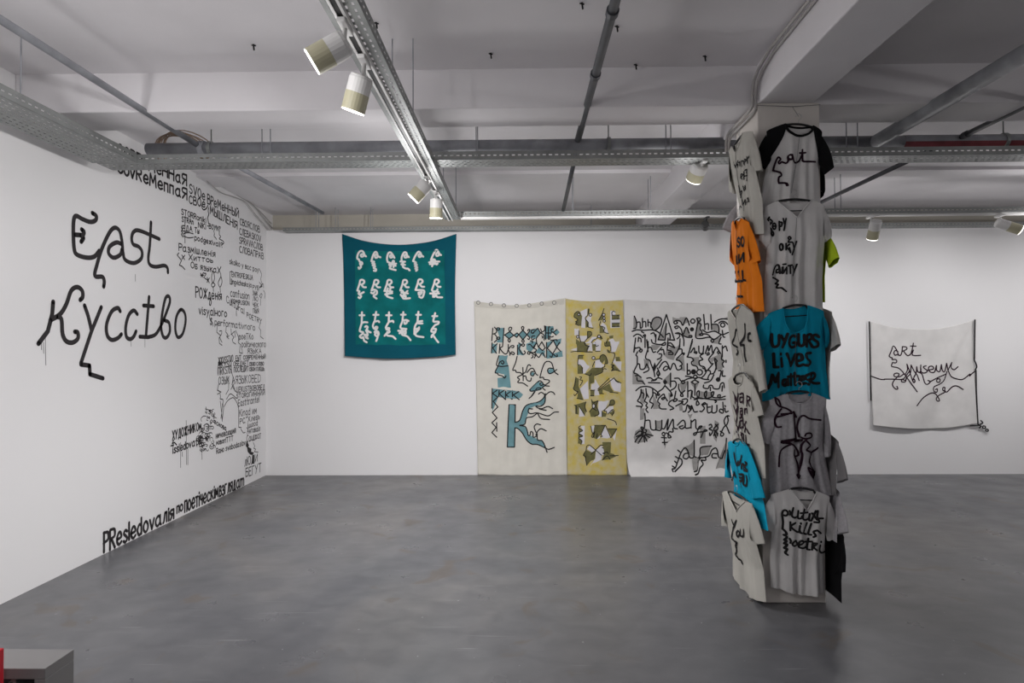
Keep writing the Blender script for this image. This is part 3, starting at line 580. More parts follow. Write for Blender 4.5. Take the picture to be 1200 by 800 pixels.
S3 = "132,210 130,340;105,245 160,245;297,205 280,320;265,240 325,240;447,210 445,325;415,245 475,245;612,208 603,305;585,238 640,238;790,205 780,320;765,240 820,240;985,220 965,300;952,255 1010,255;135,335 160,325 195,328;130,340 115,390 110,430 150,445 130,470 110,490 130,510 150,500 160,540 190,560;170,380 185,370 200,385 190,405 205,430 235,445;180,420 200,470 180,500 205,515 160,470 200,480;280,320 320,312 335,325;275,320 260,370 275,400 300,410 315,385 295,380 285,400;280,440 300,430 325,440 330,470 310,490 285,470 300,450 320,460 318,500 302,545;450,320 490,310 498,325;445,325 420,370 415,395 450,395 445,415 420,410;445,415 455,440 420,460 400,485;430,440 430,480 490,490 525,520;605,305 650,300 675,312;650,300 655,330 630,345 625,325;600,320 580,390 650,405;555,425 640,430;570,455 610,400;600,420 600,470 660,490 700,535;640,410 640,460 600,440;780,320 835,312;790,340 838,340;780,325 750,380 745,465;745,410 800,400 770,440;800,385 760,450 770,485 850,500;965,300 970,320 1025,320 1020,345 980,365 940,430 990,440;950,405 995,405 990,430;990,440 950,480 945,500;965,480 1000,530 1025,560"
ALL = ST+parse(S3, (412, 345, 10)); cells = {}
for st in ALL:
    c = sum(st, Vector((0, 0)))/len(st); row = 0 if c.y < 320 else 1 if c.y < 355 else 2
    cells.setdefault((row, min(range(6), key=lambda k: abs(c.x-(423+k*17.6)))), []).append(st)
for key in sorted(cells): draw(t, 'painted_figure', 'paintwhite', cells[key], .0255, sf)
# ---- cream cloth with grommets
def d_cream(u, v): return .010+.004*math.sin(23*u+1.2*v)+.004*math.sin(41*u-2*v)*(.4+.3*(2.3-v))+.014*max(0, .25-v)/.25
t, sf = banner('banner', 'cream cloth with grommets, black K lettering and blue-grey patches', "555.7,352.7 580,356 605,357.5 635,353.5 663,349", "560,556 610,557 664.6,556.5", "555.7,352.7 558,450 560,556", "663,349 663.5,450 664.6,556.5", d_cream, 'cream')
draw(t, 'header_tape', 'header', [], .01, sf, .0008, fills=polys("38,88 180,105 300,117 400,119 500,110 620,90 740,68 742,110 620,128 500,140 400,146 280,146 150,140 42,128", (550, 340, 6.667)), step=.03)
for (x, y) in ((70, 97), (170, 108), (270, 118), (370, 122), (468, 118), (565, 105), (663, 97)):
    q = PB.px(x/6.667+550, y/6.667+340); mb = MB(); mb.lathe(sf(q.x, q.y, -.001), (0, -1, 0), [(0, .026), (.005, .025), (.006, .022), (.005, .019), (0, .019)], 16)
    g = mb.build('grommet', 'darkpipe', t, smooth=True)
    mb = MB(); mb.lathe(sf(q.x, q.y, .0014), (0, -1, 0), [(0, .020), (.0006, 0)], 14); mb.build('eyelet_hole', 'hole', t)
C1, C2, C3 = (570, 375, 12.632), (570, 415, 12.632), (570, 455, 10)
draw(t, 'color_patch', 'paintteal', [], .01, sf, .0013, fills=polys("150,120 255,115 240,330 150,330 190,240;270,220 345,170 405,225 335,275;410,225 455,195 480,215 450,255;480,215 535,150 600,215 540,290;600,215 640,140 760,120 810,190 740,280 640,260;860,90 990,90 1000,150 920,270 860,280;1000,180 1045,135 1085,180 1030,230;85,345 160,350 150,490 75,490;470,350 520,340 500,420 560,520 460,520;590,350 690,310 760,330 700,420 650,480 590,430;770,410 870,450 850,540 730,480;890,330 1110,270 1100,340 1040,400 980,300 900,420;890,430 980,500 1120,450 1130,540 890,570", C1)
     + polys("190,15 320,15 300,90 330,180 365,495 170,490 165,350 250,340 270,300 130,265 175,160;905,240 960,200 1000,230 985,275 930,290;640,525 770,400 830,420 860,460 800,530 690,550;650,285 690,260 720,290 690,320", C2)
     + polys("65,0 380,30 430,70 400,110 350,120 200,110 140,100 70,270;265,190 340,190 340,400 390,370 430,250 480,190 600,155 650,130 685,80 685,150 650,200 580,200 500,235 490,285 470,340 440,420 400,430 470,460 490,540 540,560 570,580 600,590 660,620 685,690 600,655 530,650 470,600 420,520 370,470 335,460 330,685 245,685 255,400", C3))
draw(t, 'painted_lettering', 'black',
  parse("!95,120 80,305;!100,205 125,205;120,105 150,140 145,185 105,205;145,140 165,115 195,120 190,145 165,145 150,135;125,210 155,250 155,290 120,325;150,270 180,250 200,265 185,285 160,275;!260,120 240,390;!270,220 345,170 405,225 335,275 270,220;345,165 330,130 350,105 375,115 365,145 345,165;335,275 320,300 340,325 355,300 335,275;!405,225 455,190 480,215 450,255 405,225;!480,215 540,150 600,215 540,290 480,215;540,150 520,115 535,95 555,110 540,150;540,290 525,310 545,330 560,310 540,290;600,215 635,165 640,140 620,140 612,160;600,215 640,260 630,285 610,275;710,140 670,150 665,185 690,195 705,180;715,235 675,240 670,275 690,290 710,270;!690,190 760,120 800,190;800,190 740,270 740,330 690,410;800,190 860,150 860,85;800,190 850,220 855,295;!800,130 815,165;!878,90 878,285;!880,190 960,190;820,235 835,250 825,265;940,100 920,110 915,270 930,280;990,130 965,130 960,160 985,180 1040,140;985,180 1030,220;940,280 935,240 960,250 990,240;!85,335 75,485;!160,350 95,410 150,490;!200,355 190,490;240,390 205,420 260,490 300,495 325,430;!325,360 325,440;325,430 370,380 405,380 400,405 375,405;325,440 350,500;345,520 375,470 415,490 400,510 370,495;!460,370 460,510;480,335 505,370 480,415;510,370 545,350 565,365 550,385 520,375;480,420 520,490 555,505 575,480 560,455;650,310 680,310 680,340;620,365 650,360 700,410 740,340 770,400;!770,400 820,320 870,410 830,450 775,400;690,410 740,440 700,480 650,470;650,480 620,465 610,495 640,505 650,480 720,520;740,440 720,490 740,520 770,550;665,560 690,545 680,520;!710,560 740,500;780,550 830,485 870,550;!890,330 890,550;!905,410 990,300 1040,400 980,500 905,420;!1080,330 1040,400;!1040,400 1095,460;950,300 990,295 1040,290 1045,310;940,530 965,550 985,505 1020,530 1050,540 1045,510", C1)
  + parse("185,20 150,150 180,170 225,180 320,170;180,150 200,115 240,95 260,120 245,145 220,125;175,170 130,265 165,280 180,305 235,320 270,350 290,320;455,30 430,130 390,230 430,235 445,265 500,270 530,295;!540,195 545,390;530,290 580,260 610,170 635,155 655,170;530,300 460,340 490,370 465,415 540,425 610,470;545,330 580,320 600,380 650,395 665,350;600,270 650,215 690,210 715,250 735,290 760,310;715,280 690,320 655,300 665,260 700,255;790,345 830,200 870,120 920,105 965,130 990,200 1010,260 1060,300;990,210 930,205 905,240 930,285 980,270 1040,225;790,345 840,340 855,370 920,380 930,410 870,460 930,470;640,525 770,400 810,400 840,440 810,460 790,440 805,420;840,440 870,460 830,490 870,530;640,525 660,545 730,535 810,510 790,495 750,500 720,540 660,630", C2)
  + parse("!68,0 65,230;!68,60 125,20;!75,60 135,100;!150,20 145,90;!210,20 150,60 220,125;!225,30 225,130;!290,30 230,75 300,125;!305,25 305,120;!380,35 315,75 385,130;!135,100 80,150 135,215 70,280 125,345 65,400 115,455 65,515 120,570;!120,400 122,500;500,115 540,80 570,35;610,65 640,45 670,60 685,85;685,85 740,40 780,45 800,70;690,60 685,160 640,205 580,205 600,225 650,235 720,210 775,235;620,240 700,255;500,230 490,270 520,295 600,285 720,320 790,280 845,275;540,240 500,235;600,285 540,330 470,345 450,415 390,432 455,445 480,500 490,545 510,545 520,505 545,520 550,570 590,555 595,530 600,600 650,610 680,660 710,745;600,290 640,350 740,362;690,695 730,710 795,690;580,545 600,500 640,470 700,495;580,510 560,450 590,415 635,425;!245,685 255,400 265,190 340,190 335,395;335,395 390,370 430,250 480,190 600,160 660,120 690,70;!245,685 330,685 335,460;335,460 370,470 420,520 470,600 530,650 600,655 690,695", C3), .0150, sf)
# ---- yellow cloth
def d_yel(u, v): return .016+.005*math.sin(21*u+2*v)+.003*math.sin(37*u)+.010*max(0, .2-v)/.2
t, sf = banner('banner', 'narrow mottled yellow cloth painted with olive and white cut-up faces', "662.8,350 680,352.5 697,353 714,352.5 730,351.5", "664.8,556 700,557 734.8,556.5", "662.8,350 664,450 664.8,556", "730,351.5 733,450 734.8,556.5", d_yel, 'yellow', 50)
Y1, Y2, Y3, Y4 = (664, 355, 16.667), (664, 400, 16.667), (664, 440, 16.667), (664, 485, 12.3)
draw(t, 'white_patch', 'lilac', [], .01, sf, .0010, fills=polys("260,170 370,120 400,110 400,230 365,300 360,490 280,480 300,250;380,300 440,240 490,250 470,350 510,480 430,470;850,150 950,150 950,230 1040,240 1040,480 850,490;660,430 700,380 770,440 810,590 720,570;150,500 235,500 235,630 150,630;250,640 400,640 380,720 330,780 280,770;340,790 500,660 580,660 580,700 490,740 480,800;490,800 600,700 680,740 670,800;820,720 900,690 950,760 1020,770 1020,800 840,790", Y1)
  + polys("400,80 490,30 500,190 400,190;570,40 670,0 660,190 570,190;860,0 1030,0 950,200 870,210;230,350 330,360 400,460 490,480 350,630 310,620 320,500 260,470 215,430;560,370 650,350 690,440 740,450 690,510 550,510;80,160 200,120 200,190;900,400 940,320 960,390 1070,390 1060,580", Y2)
  + polys("250,260 410,100 430,450 340,460;550,60 640,210 600,260 640,380 550,380 540,290 470,260 480,170 540,150;840,50 920,60 1060,160 1050,320 920,290 870,200;620,500 830,480 740,670 690,680 690,800 620,800 610,700;830,600 910,590 910,680 800,740 740,680;250,600 350,790 240,800", Y3)
  + polys("200,170 260,165 255,430 210,430 225,390 180,340 230,320 180,270 230,240;345,170 400,160 390,260 370,260;500,260 550,170 630,330 590,350 500,340;660,330 720,220 690,380;440,280 480,270 480,340 440,360;290,500 330,450 410,510 350,575 340,530;420,520 500,450 550,520 600,540 560,580 500,590 500,650 330,740 410,640", Y4))
draw(t, 'olive_patch', 'olive', [], .01, sf, .0016, fills=polys("140,250 170,190 220,170 260,200 300,260 280,450 170,410 210,380 170,360 220,330 150,290;410,120 450,120 440,200 400,240;360,310 430,400 430,470 370,480;690,200 740,290 680,340 620,340;640,450 700,460 730,580 640,590;880,250 1030,240 1030,310 880,320;880,400 1030,390 1030,460 880,465;405,560 470,560 480,640 410,700;640,680 680,640 700,700 660,720;830,640 910,630 900,690 830,690;180,700 270,760 300,800 180,800", Y1)
  + polys("180,0 350,0 370,50 440,90 400,200 200,210 200,100;490,20 560,60 560,180 510,180;760,0 850,0 850,90 750,80;230,270 320,270 320,340 230,340;210,450 260,480 320,510 300,630 210,630;640,340 660,280 710,255 760,290 790,370 790,430 740,440 740,360 690,430 650,390;350,630 500,510 700,510 710,590 540,670 520,800 440,800 430,670;950,300 1030,300 1050,380 960,380;880,440 920,440 1040,575 880,570;800,160 850,180 840,230 810,210", Y2)
  + polys("170,30 240,60 230,200 260,260 320,460 200,450 220,340 170,300 130,250;430,0 530,0 540,130 460,160 460,270 430,270;460,290 545,280 530,390 460,390;620,290 720,220 830,150 860,230 900,290 1000,330 840,320 700,270 700,350 640,360;920,40 1060,140 1000,140 950,110;160,570 380,500 350,600 380,700 350,770 240,590 230,760 170,740;480,470 520,500 610,490 590,600 630,740 560,800 470,800 440,700 490,620;850,480 930,480 930,560 830,580;690,700 780,740 760,800 690,800;820,720 890,660 930,720 890,780", Y3)
  + polys("175,190 230,240 180,270 230,310 180,340 220,390 200,430 160,420 170,200;400,160 550,160 490,290 430,360 370,330;590,210 720,210 650,330;240,590 290,520 340,540 415,530 405,640 290,735 270,640;510,400 640,400 630,560 740,590 620,650 510,660 540,560", Y4))
dots = [circ(235, 225, 22, Y1), circ(462, 230, 28, Y1), circ(720, 230, 27, Y1), circ(725, 295, 24, Y1), circ(730, 350, 24, Y1), circ(215, 660, 26, Y1), circ(630, 650, 28, Y1), circ(522, 322, 30, Y2), circ(525, 590, 28, Y3, 42)]
draw(t, 'white_dot', 'lilac', [], .01, sf, .0021, fills=dots)
draw(t, 'outline_drawing', 'black',
  parse("140,260 160,200 220,165 265,200;140,270 215,330 170,365 200,385 170,410 240,440;430,110 410,230 360,300 420,380 400,420 420,470 515,490;725,110 690,210 620,340;660,360 640,440 700,460 740,490 720,530 740,575 815,595;885,230 880,190 910,160 945,175;!880,240 1030,235;!885,320 1030,310;!885,395 1030,390;!885,465 1030,460;240,540 240,640 275,760;400,690 340,770 370,795;!405,560 405,690;405,555 470,560 485,620 410,690;480,770 520,720 590,690 600,650 640,625 690,700;810,690 760,790", Y1)
  + parse("80,205 200,190 370,205 500,205;350,30 370,80 440,90 400,130 400,200;560,30 570,90 620,80;560,190 650,190;!230,270 330,270;230,270 215,440 260,460 300,510 310,620;740,20 750,90 850,90 860,180;790,160 810,210 870,215 930,230 930,300 880,430;!860,450 920,470 870,500 910,520 870,570;870,570 950,555 1045,580;640,340 660,280 710,255 760,290 795,390 790,430 740,440 740,490 690,510;700,520 690,600 560,660;770,540 740,530 700,540;350,630 450,660 480,620;560,350 640,340;500,490 545,390", Y2)
  + parse("180,30 160,180 130,250 180,300 220,310 170,380 150,385 145,360;200,440 320,465;250,20 290,30 260,80 310,100 260,200;!610,260 830,50;!610,290 910,50;!640,350 720,350;840,320 1000,335;920,40 960,100 1060,140;!460,285 545,280;!460,390 530,390;150,575 190,600 180,740;240,590 350,770;375,510 355,600 385,700;480,460 510,530 610,490 580,580 630,740 540,790;440,700 500,640 580,680;720,680 830,570 850,490 900,470 930,500 920,560 830,580;690,690 690,800;730,690 770,690 780,730;800,750 890,660 920,700 880,780", Y3)
  + parse("200,165 170,195 230,235 175,270 230,315 175,340 220,385 205,435;345,170 370,270 405,250 355,310 380,330 400,260;!400,160 560,160 635,340 720,210 595,210;!550,165 490,300;430,350 440,280;500,300 510,320 485,325;280,510 290,460 330,445 415,515 500,590;415,515 480,450 520,445;280,520 240,590 270,610 275,660 290,735;350,575 415,520;510,480 530,490;545,570 520,560 580,545 600,570;510,660 580,600 625,650;620,600 740,590;585,65 690,100 715,150", Y4), .0105, sf, .0030, circles=dots)
# ---- white cloth with black drawing
def d_blk(u, v):
    f = .014+.004*math.sin(15*u+2*v)+.003*math.sin(33*u-v)
    return f+(.11*((.22-v)/.22)**2 if v < .22 else 0)
t, sf = banner('banner', 'wide white cloth crowded with thick black lettering and grey washes', "731,351 790,354 850,356 884,353", "740,563 800,563.5 884,562", "731,351 733,450 734.5,540 740,563", "884,353 885,450 884,562", d_blk, 'cwhite', 90)
E1, E2, E3, E4 = (736, 362, 10), (736, 400, 10), (736, 435, 10), (736, 475, 9.408)
draw(t, 'grey_wash', 'paintgrey', [], .01, sf, .0012, fills=polys("270,200 290,120 340,95 385,115 360,220 300,245;350,360 440,170 430,365;515,95 680,95 720,150 640,180 600,150 520,150;800,110 850,130 840,320 795,330;980,185 1050,185 1060,270 980,240;60,90 90,150 80,240 60,220;1000,150 1170,90 1170,120 1060,125;640,250 700,220 740,330 650,320;1000,360 1080,330 1060,410 990,400;270,420 390,420 330,480 270,480", E1)
  + polys("520,50 600,40 560,140 530,220 460,200 420,160 450,100;560,210 650,150 665,350 600,330 630,265;740,190 830,180 830,280 760,280;950,200 1090,140 1120,230 1100,330 1030,330 1020,200 970,260;50,330 105,380 180,460 180,500 50,500;180,200 250,220 230,310 190,320;400,460 490,370 490,490 430,500", E2)
  + polys("440,90 500,20 495,180 460,130;600,130 700,110 660,240 620,240;730,140 830,130 790,220;140,210 180,210 190,380 140,360;290,260 380,440 290,440;470,250 520,260 480,350;590,400 630,370 640,460 600,460;830,230 1000,240 980,300 830,310", E3)
  + polys("60,350 80,280 150,240 230,260 270,330 180,400 80,415;600,460 725,380 725,560 670,540;700,570 780,575 740,710 700,700;800,460 915,445 880,540 800,550;790,230 850,220 850,420 790,420;950,160 1000,190 970,400 940,360;950,690 1085,370 1075,690;130,30 180,30 170,150 130,160;300,165 370,160 360,260 300,260;650,90 710,90 680,150;325,380 400,410 490,360 440,400 400,420 400,480 420,420", E4))
fl = [circ(745, 238, 25, E1), circ(765, 355, 32, E2), circ(1050, 445, 28, E2)] + polys("310,240 332,300 310,350 288,300", E2) + polys("430,90 460,125 430,160 405,125", E3)
rings = [circ(755, 142, 25, E1), circ(1105, 187, 25, E1), circ(835, 360, 32, E2), circ(785, 415, 22, E2), circ(640, 125, 18, E3)]
draw(t, 'painted_lettering', 'black',
  parse("70,85 95,150 90,220 60,230;95,160 135,155 140,225;165,110 165,200 150,225;165,155 200,150 205,210;!230,125 230,200;230,155 260,160 265,215;265,190 290,120 340,95 385,115 385,170 350,225 300,250 270,210;45,262 100,245 180,250 280,245 350,270 410,330;!445,65 350,360 430,365 445,170;!445,65 540,365 480,360;445,300 480,285 490,320 485,365;530,155 560,135 610,145 640,190 680,105 715,190;530,155 545,175 575,165 560,145;540,210 580,200 620,240 640,300 680,215 710,280;540,210 555,230 580,220;550,285 590,280 630,310 650,360 650,430;550,285 580,290;590,280 600,320 570,350;640,310 690,330 740,330 740,310 710,315;800,110 830,105 845,130 820,160 850,180 840,230 860,270 840,300;800,110 815,150 800,230 790,330 850,345 940,330 990,350;!880,65 895,240;895,180 935,175 935,240;!965,65 975,240;975,180 1040,180 1060,220 1060,270;1010,155 1060,125 1110,115 1170,120;1060,165 1090,145 1130,150 1165,180;870,245 920,275 1010,260 1095,300 1170,275;870,290 930,300 1000,355 1090,300;830,300 860,285 870,305 840,310;1100,250 1110,320 1130,330;980,390 965,370 990,355 1000,375 985,390;1085,330 1060,400 1085,410;60,320 100,295 140,305 170,335;155,265 180,280;175,310 195,300 200,320 180,320;265,290 300,280 320,330;!325,300 320,390;!85,340 65,500;120,330 115,380;120,340 145,345 150,385;!195,330 195,450;215,360 230,500;270,360 290,400 380,415 430,390 430,420 390,425;!465,340 460,450;470,400 500,400 540,450;!605,350 600,450;!750,355 720,470", E1)
  + parse("85,80 130,70 140,95 125,110;160,95 140,90 135,120 155,120 160,95;110,120 90,160 105,180 105,270;65,125 80,70;230,0 230,80 200,190 250,220 265,260;230,75 265,70 290,125 320,120;!390,70 340,130;360,145 390,150 380,190 340,210;385,100 410,95 420,150;!460,10 455,100;465,40 540,75;470,130 510,125 520,150 470,150;455,100 500,110;605,0 590,80 545,160;580,90 625,90 630,130 650,155 655,135 630,140;630,140 560,210 600,225 630,265 600,290;750,0 700,160 690,180 740,190 765,220 740,240 750,275 800,290 815,320;730,130 770,75 780,130 800,140 800,120 770,130;825,55 830,130 870,135 880,55;880,140 840,170 870,210 830,230 840,280 890,300 900,350;900,140 930,50 940,110 970,45 985,130;920,160 945,150 940,130 915,145;985,150 1030,70 1060,110 1080,140;1040,130 1055,115 1070,130 1050,145;!1100,50 1100,180;1105,80 1140,55 1160,110;1000,130 950,190 940,215 970,260 990,260 930,330;1100,140 1090,205 1125,230 1100,260 1115,300;1040,230 1010,200 1030,320;!1145,220 1145,245;105,270 65,360 100,380 150,420;105,265 130,265 140,320 185,320 215,260;215,260 240,330 180,365;85,400 110,400;100,420 110,460 160,465 190,500;265,260 300,350 310,410;340,310 360,360 350,410;330,290 390,210;370,380 350,400 335,375 350,345 370,380;360,310 400,250 440,235 470,280 490,330 520,260 545,270 570,330 620,320 620,290;470,310 430,340 410,320 440,290 470,310;!690,260 690,380;690,350 715,335 725,375 690,385;870,310 910,340 890,390 860,420;900,340 950,340 960,370 940,400 930,430;960,380 1000,370 1025,310 1030,240;1000,390 960,460 890,485;1055,340 1085,345 1070,420;1105,340 1100,400 1135,405;670,405 720,410 780,430 830,420 880,440 940,445;215,430 260,425 300,450 350,425 395,440;!235,480 370,485;270,460 310,455 330,445;540,430 590,430 625,465 700,435 750,425", E2)
  + parse("!495,20 495,180;505,115 545,115 560,150 545,190 500,220;430,165 500,245 495,290 515,280 500,250;430,165 400,205 345,245 345,280 365,270 345,250;90,225 140,185 200,175 260,185 310,215 345,245;150,210 150,250 130,310 110,345 140,365 165,390 150,425;150,245 180,260 175,310;205,200 210,290 190,345 220,370 205,400 225,420 205,445 230,480;210,250 235,300;285,205 285,280 250,350 290,380 270,430;285,245 320,260 330,310;95,405 150,410;370,380 345,350 360,310 415,265 430,300 460,345;430,310 405,330 390,315 415,305;370,380 360,400 380,435 445,440;555,230 540,310;560,345 530,350 540,320 570,325 560,345;530,330 490,350 475,390 530,430 490,450;555,405 640,355 590,345;630,330 680,320 690,350 650,390 625,360;590,150 590,200 620,250 660,225;625,250 610,285 640,290 625,250;!695,120 695,300;700,230 740,225 730,320;750,230 745,290 770,310;!735,125 780,100 825,125 785,150 735,125;!780,150 780,280;770,330 820,315 830,230 805,250 820,310 900,310 915,230 890,260 905,310 980,295 1000,240 970,250 985,300 1060,305 1075,275 1045,280 1060,310 1135,290;770,330 820,310 1000,330 1135,325;810,340 830,380 800,395 800,350;1010,340 1030,350 1015,365;880,160 880,190 930,200 950,165 980,165 1000,200 1060,200 1080,145 1115,135 1125,190;!960,185 960,225;!1100,170 1095,230;640,470 670,460 690,390 720,440 740,400 770,470 810,470;690,390 740,430 700,480;860,390 890,365 905,380 870,395 890,430 860,470 840,465;920,380 930,480 980,470;!920,420 960,415;980,400 980,480 1030,470 1035,395;1105,360 1110,480 1065,470 1075,440 1105,450;1130,430 1140,475 1170,465;!1130,400 1140,410", E3)
  + parse("180,85 185,150 175,250;185,165 235,165 250,255 300,260 300,165;300,265 360,265 370,160;370,250 400,250 440,150 430,270 490,150 500,240 540,255;540,215 600,160 625,190 630,245 690,240;600,220 560,235 590,255 625,230;690,160 690,245;695,180 740,155 745,240 770,265;420,300 460,330 470,350 440,350 450,290 490,290 490,250;370,310 385,295 405,305 395,330 375,325;!365,350 420,355;!395,330 400,430;!375,405 430,405;770,260 800,240 810,225 780,235 750,310 725,325 730,300 860,280 850,265 830,280 800,350;890,215 910,205 920,235 890,255 930,280 900,330 895,300;960,205 985,250 950,290 965,350;985,205 940,260 985,310;940,330 960,270 980,330;1010,280 1050,310 1030,335 1015,310 1070,220 1115,305;1075,220 1055,165 1085,115 1100,165 1075,220;!1095,110 1110,115;150,260 160,340;165,310 130,280 80,320;160,310 90,340;160,320 110,350 75,400;170,330 180,400;175,325 205,390;185,320 235,350;190,310 270,330;160,330 110,415;150,265 140,240 160,240 165,290 190,300 180,330 155,340 145,310 165,290;185,265 200,270 195,290;480,715 475,690 510,680 550,600 580,520 620,465 650,490 670,560 700,575 725,540 725,380;665,520 620,530 605,570 640,585 670,555;545,490 570,510;520,560 550,580;510,610 530,630;480,660 510,680;500,715 580,650 590,600 570,580;725,560 770,575 790,540 800,460 915,445;770,575 830,570 890,550 920,490 960,465 980,500 990,560 1020,580;985,530 930,530 925,570 970,575;800,570 770,610 745,700 710,715;830,600 800,600 820,640 780,680 750,730 715,745;850,570 850,600 800,600;!1080,360 1070,580;1030,580 1060,500 1090,490", E4), .0180, sf, circles=rings, fills=fl)
# ---- art museum cloth
F = (1000, 360, 5)
def d_art(u, v):
    a = (u-5.8)*.62+(v-1.96)*.78            # folds raying from the top right corner
    r = math.hypot(u-5.8, v-1.96); th = math.atan2(1.96-v, 5.8-u)
    return .014+.022*r*math.exp(-((th-.95)/.16)**2)*(1 if r < 1.2 else 1.2/r)-.014*r*math.exp(-((th-1.18)/.10)**2)+.022*max(0, (1.7-v)/1.2)**1.4+.004*math.sin(8*u+5*v)+.010*max(0, .3-abs(th-.35))*r
t, sf = banner('banner', 'small white square cloth with the words art Museum in purple-black line', "1019.6,376.4 1045,383 1084,385.5 1115,382 1139.6,375", "1021,498 1050,501 1076,502.4 1110,501 1144,496", "1019.6,376.4 1020,440 1021,498", "1139.6,375 1140.5,430 1144,496", d_art, 'cwhite', 80)
draw(t, 'painted_lettering', 'purple', parse("97,402 150,420 178,422;672,402 690,385 712,370", F)+parse("165,210 150,160 120,110 100,110 85,150 55,220;55,220 70,235 90,240 90,262;90,262 130,260 145,280 130,300 95,295;95,295 85,340 150,355 190,380 240,440 300,530 368,635;160,170 130,155 112,180 125,210 160,200 185,215 205,180 215,110;215,110 260,115 265,140 215,165;230,165 260,205 285,215 320,180 345,70;345,150 330,200 360,215 430,212;310,103 375,105;240,440 270,380 265,315;265,315 295,400 330,520 350,520 345,490 325,500;315,325 310,370 300,430 260,470 240,520 200,520 205,495 245,505;315,325 350,400 380,440 400,505;350,450 330,500;380,345 375,400 355,450;380,345 390,400 415,410 430,370;430,325 425,380 440,415 480,415 500,390 470,365 460,345 490,335;510,385 570,370 560,340 525,345 515,380 540,410 580,405 605,330;605,330 605,385 640,400 660,320;660,320 670,385 700,400 720,305;720,305 740,380 750,400;745,380 785,295;785,295 780,350 820,380 865,345;0,490 100,490 210,490 260,440 290,400;230,425 180,460 120,460 115,430 150,420 170,440 110,510 95,560 130,605 155,600 145,575;410,410 440,440 460,530 490,550 525,520 500,505;525,520 600,480 720,430;610,490 605,520 640,525 645,490 610,490;745,390 790,460 860,490 920,490 1000,430;730,400 700,500 650,545 570,580 570,630 610,640 615,605 590,610;360,798 430,710 520,655 580,655 620,690 650,740 620,745 605,715 640,680 720,640 690,620 690,590 715,590 715,625 740,640 800,580 850,570 920,610", (1035, 395, 10)), .0150, sf)
# black line work on the wall around that cloth
def wline(name, label, strokes, wd, circles=()):
    s2 = lambda u, v, d: PB.world(u, v, d+.022); mb = MB()
    for st in to_uv(strokes, PB)+[[PB.px(p.x, p.y) for p in c] for c in circles]:
        mb.tube([s2(p.x, p.y, wd*.5+.001) for p in st], wd*.5, 6)
    tag(mb.build(name, 'black', smooth=True), label, 'cord', 'black cords framing the art cloth')
wline('cord', 'black straight cord on the wall along the left edge of the art cloth', parse("!85,83 95,545", F), .016)
wline('cord', 'black cord with a nose-like kink and curls along the right edge of the art cloth', parse("!702,72 700,180 699,310;699,310 712,345 705,365 708,380 710,500 718,660 720,685;!720,690 675,692;735,660 746,675 722,690;725,705 738,695 720,688", F), .016, [circ(755, 700, 8, F), circ(772, 718, 7, F)])
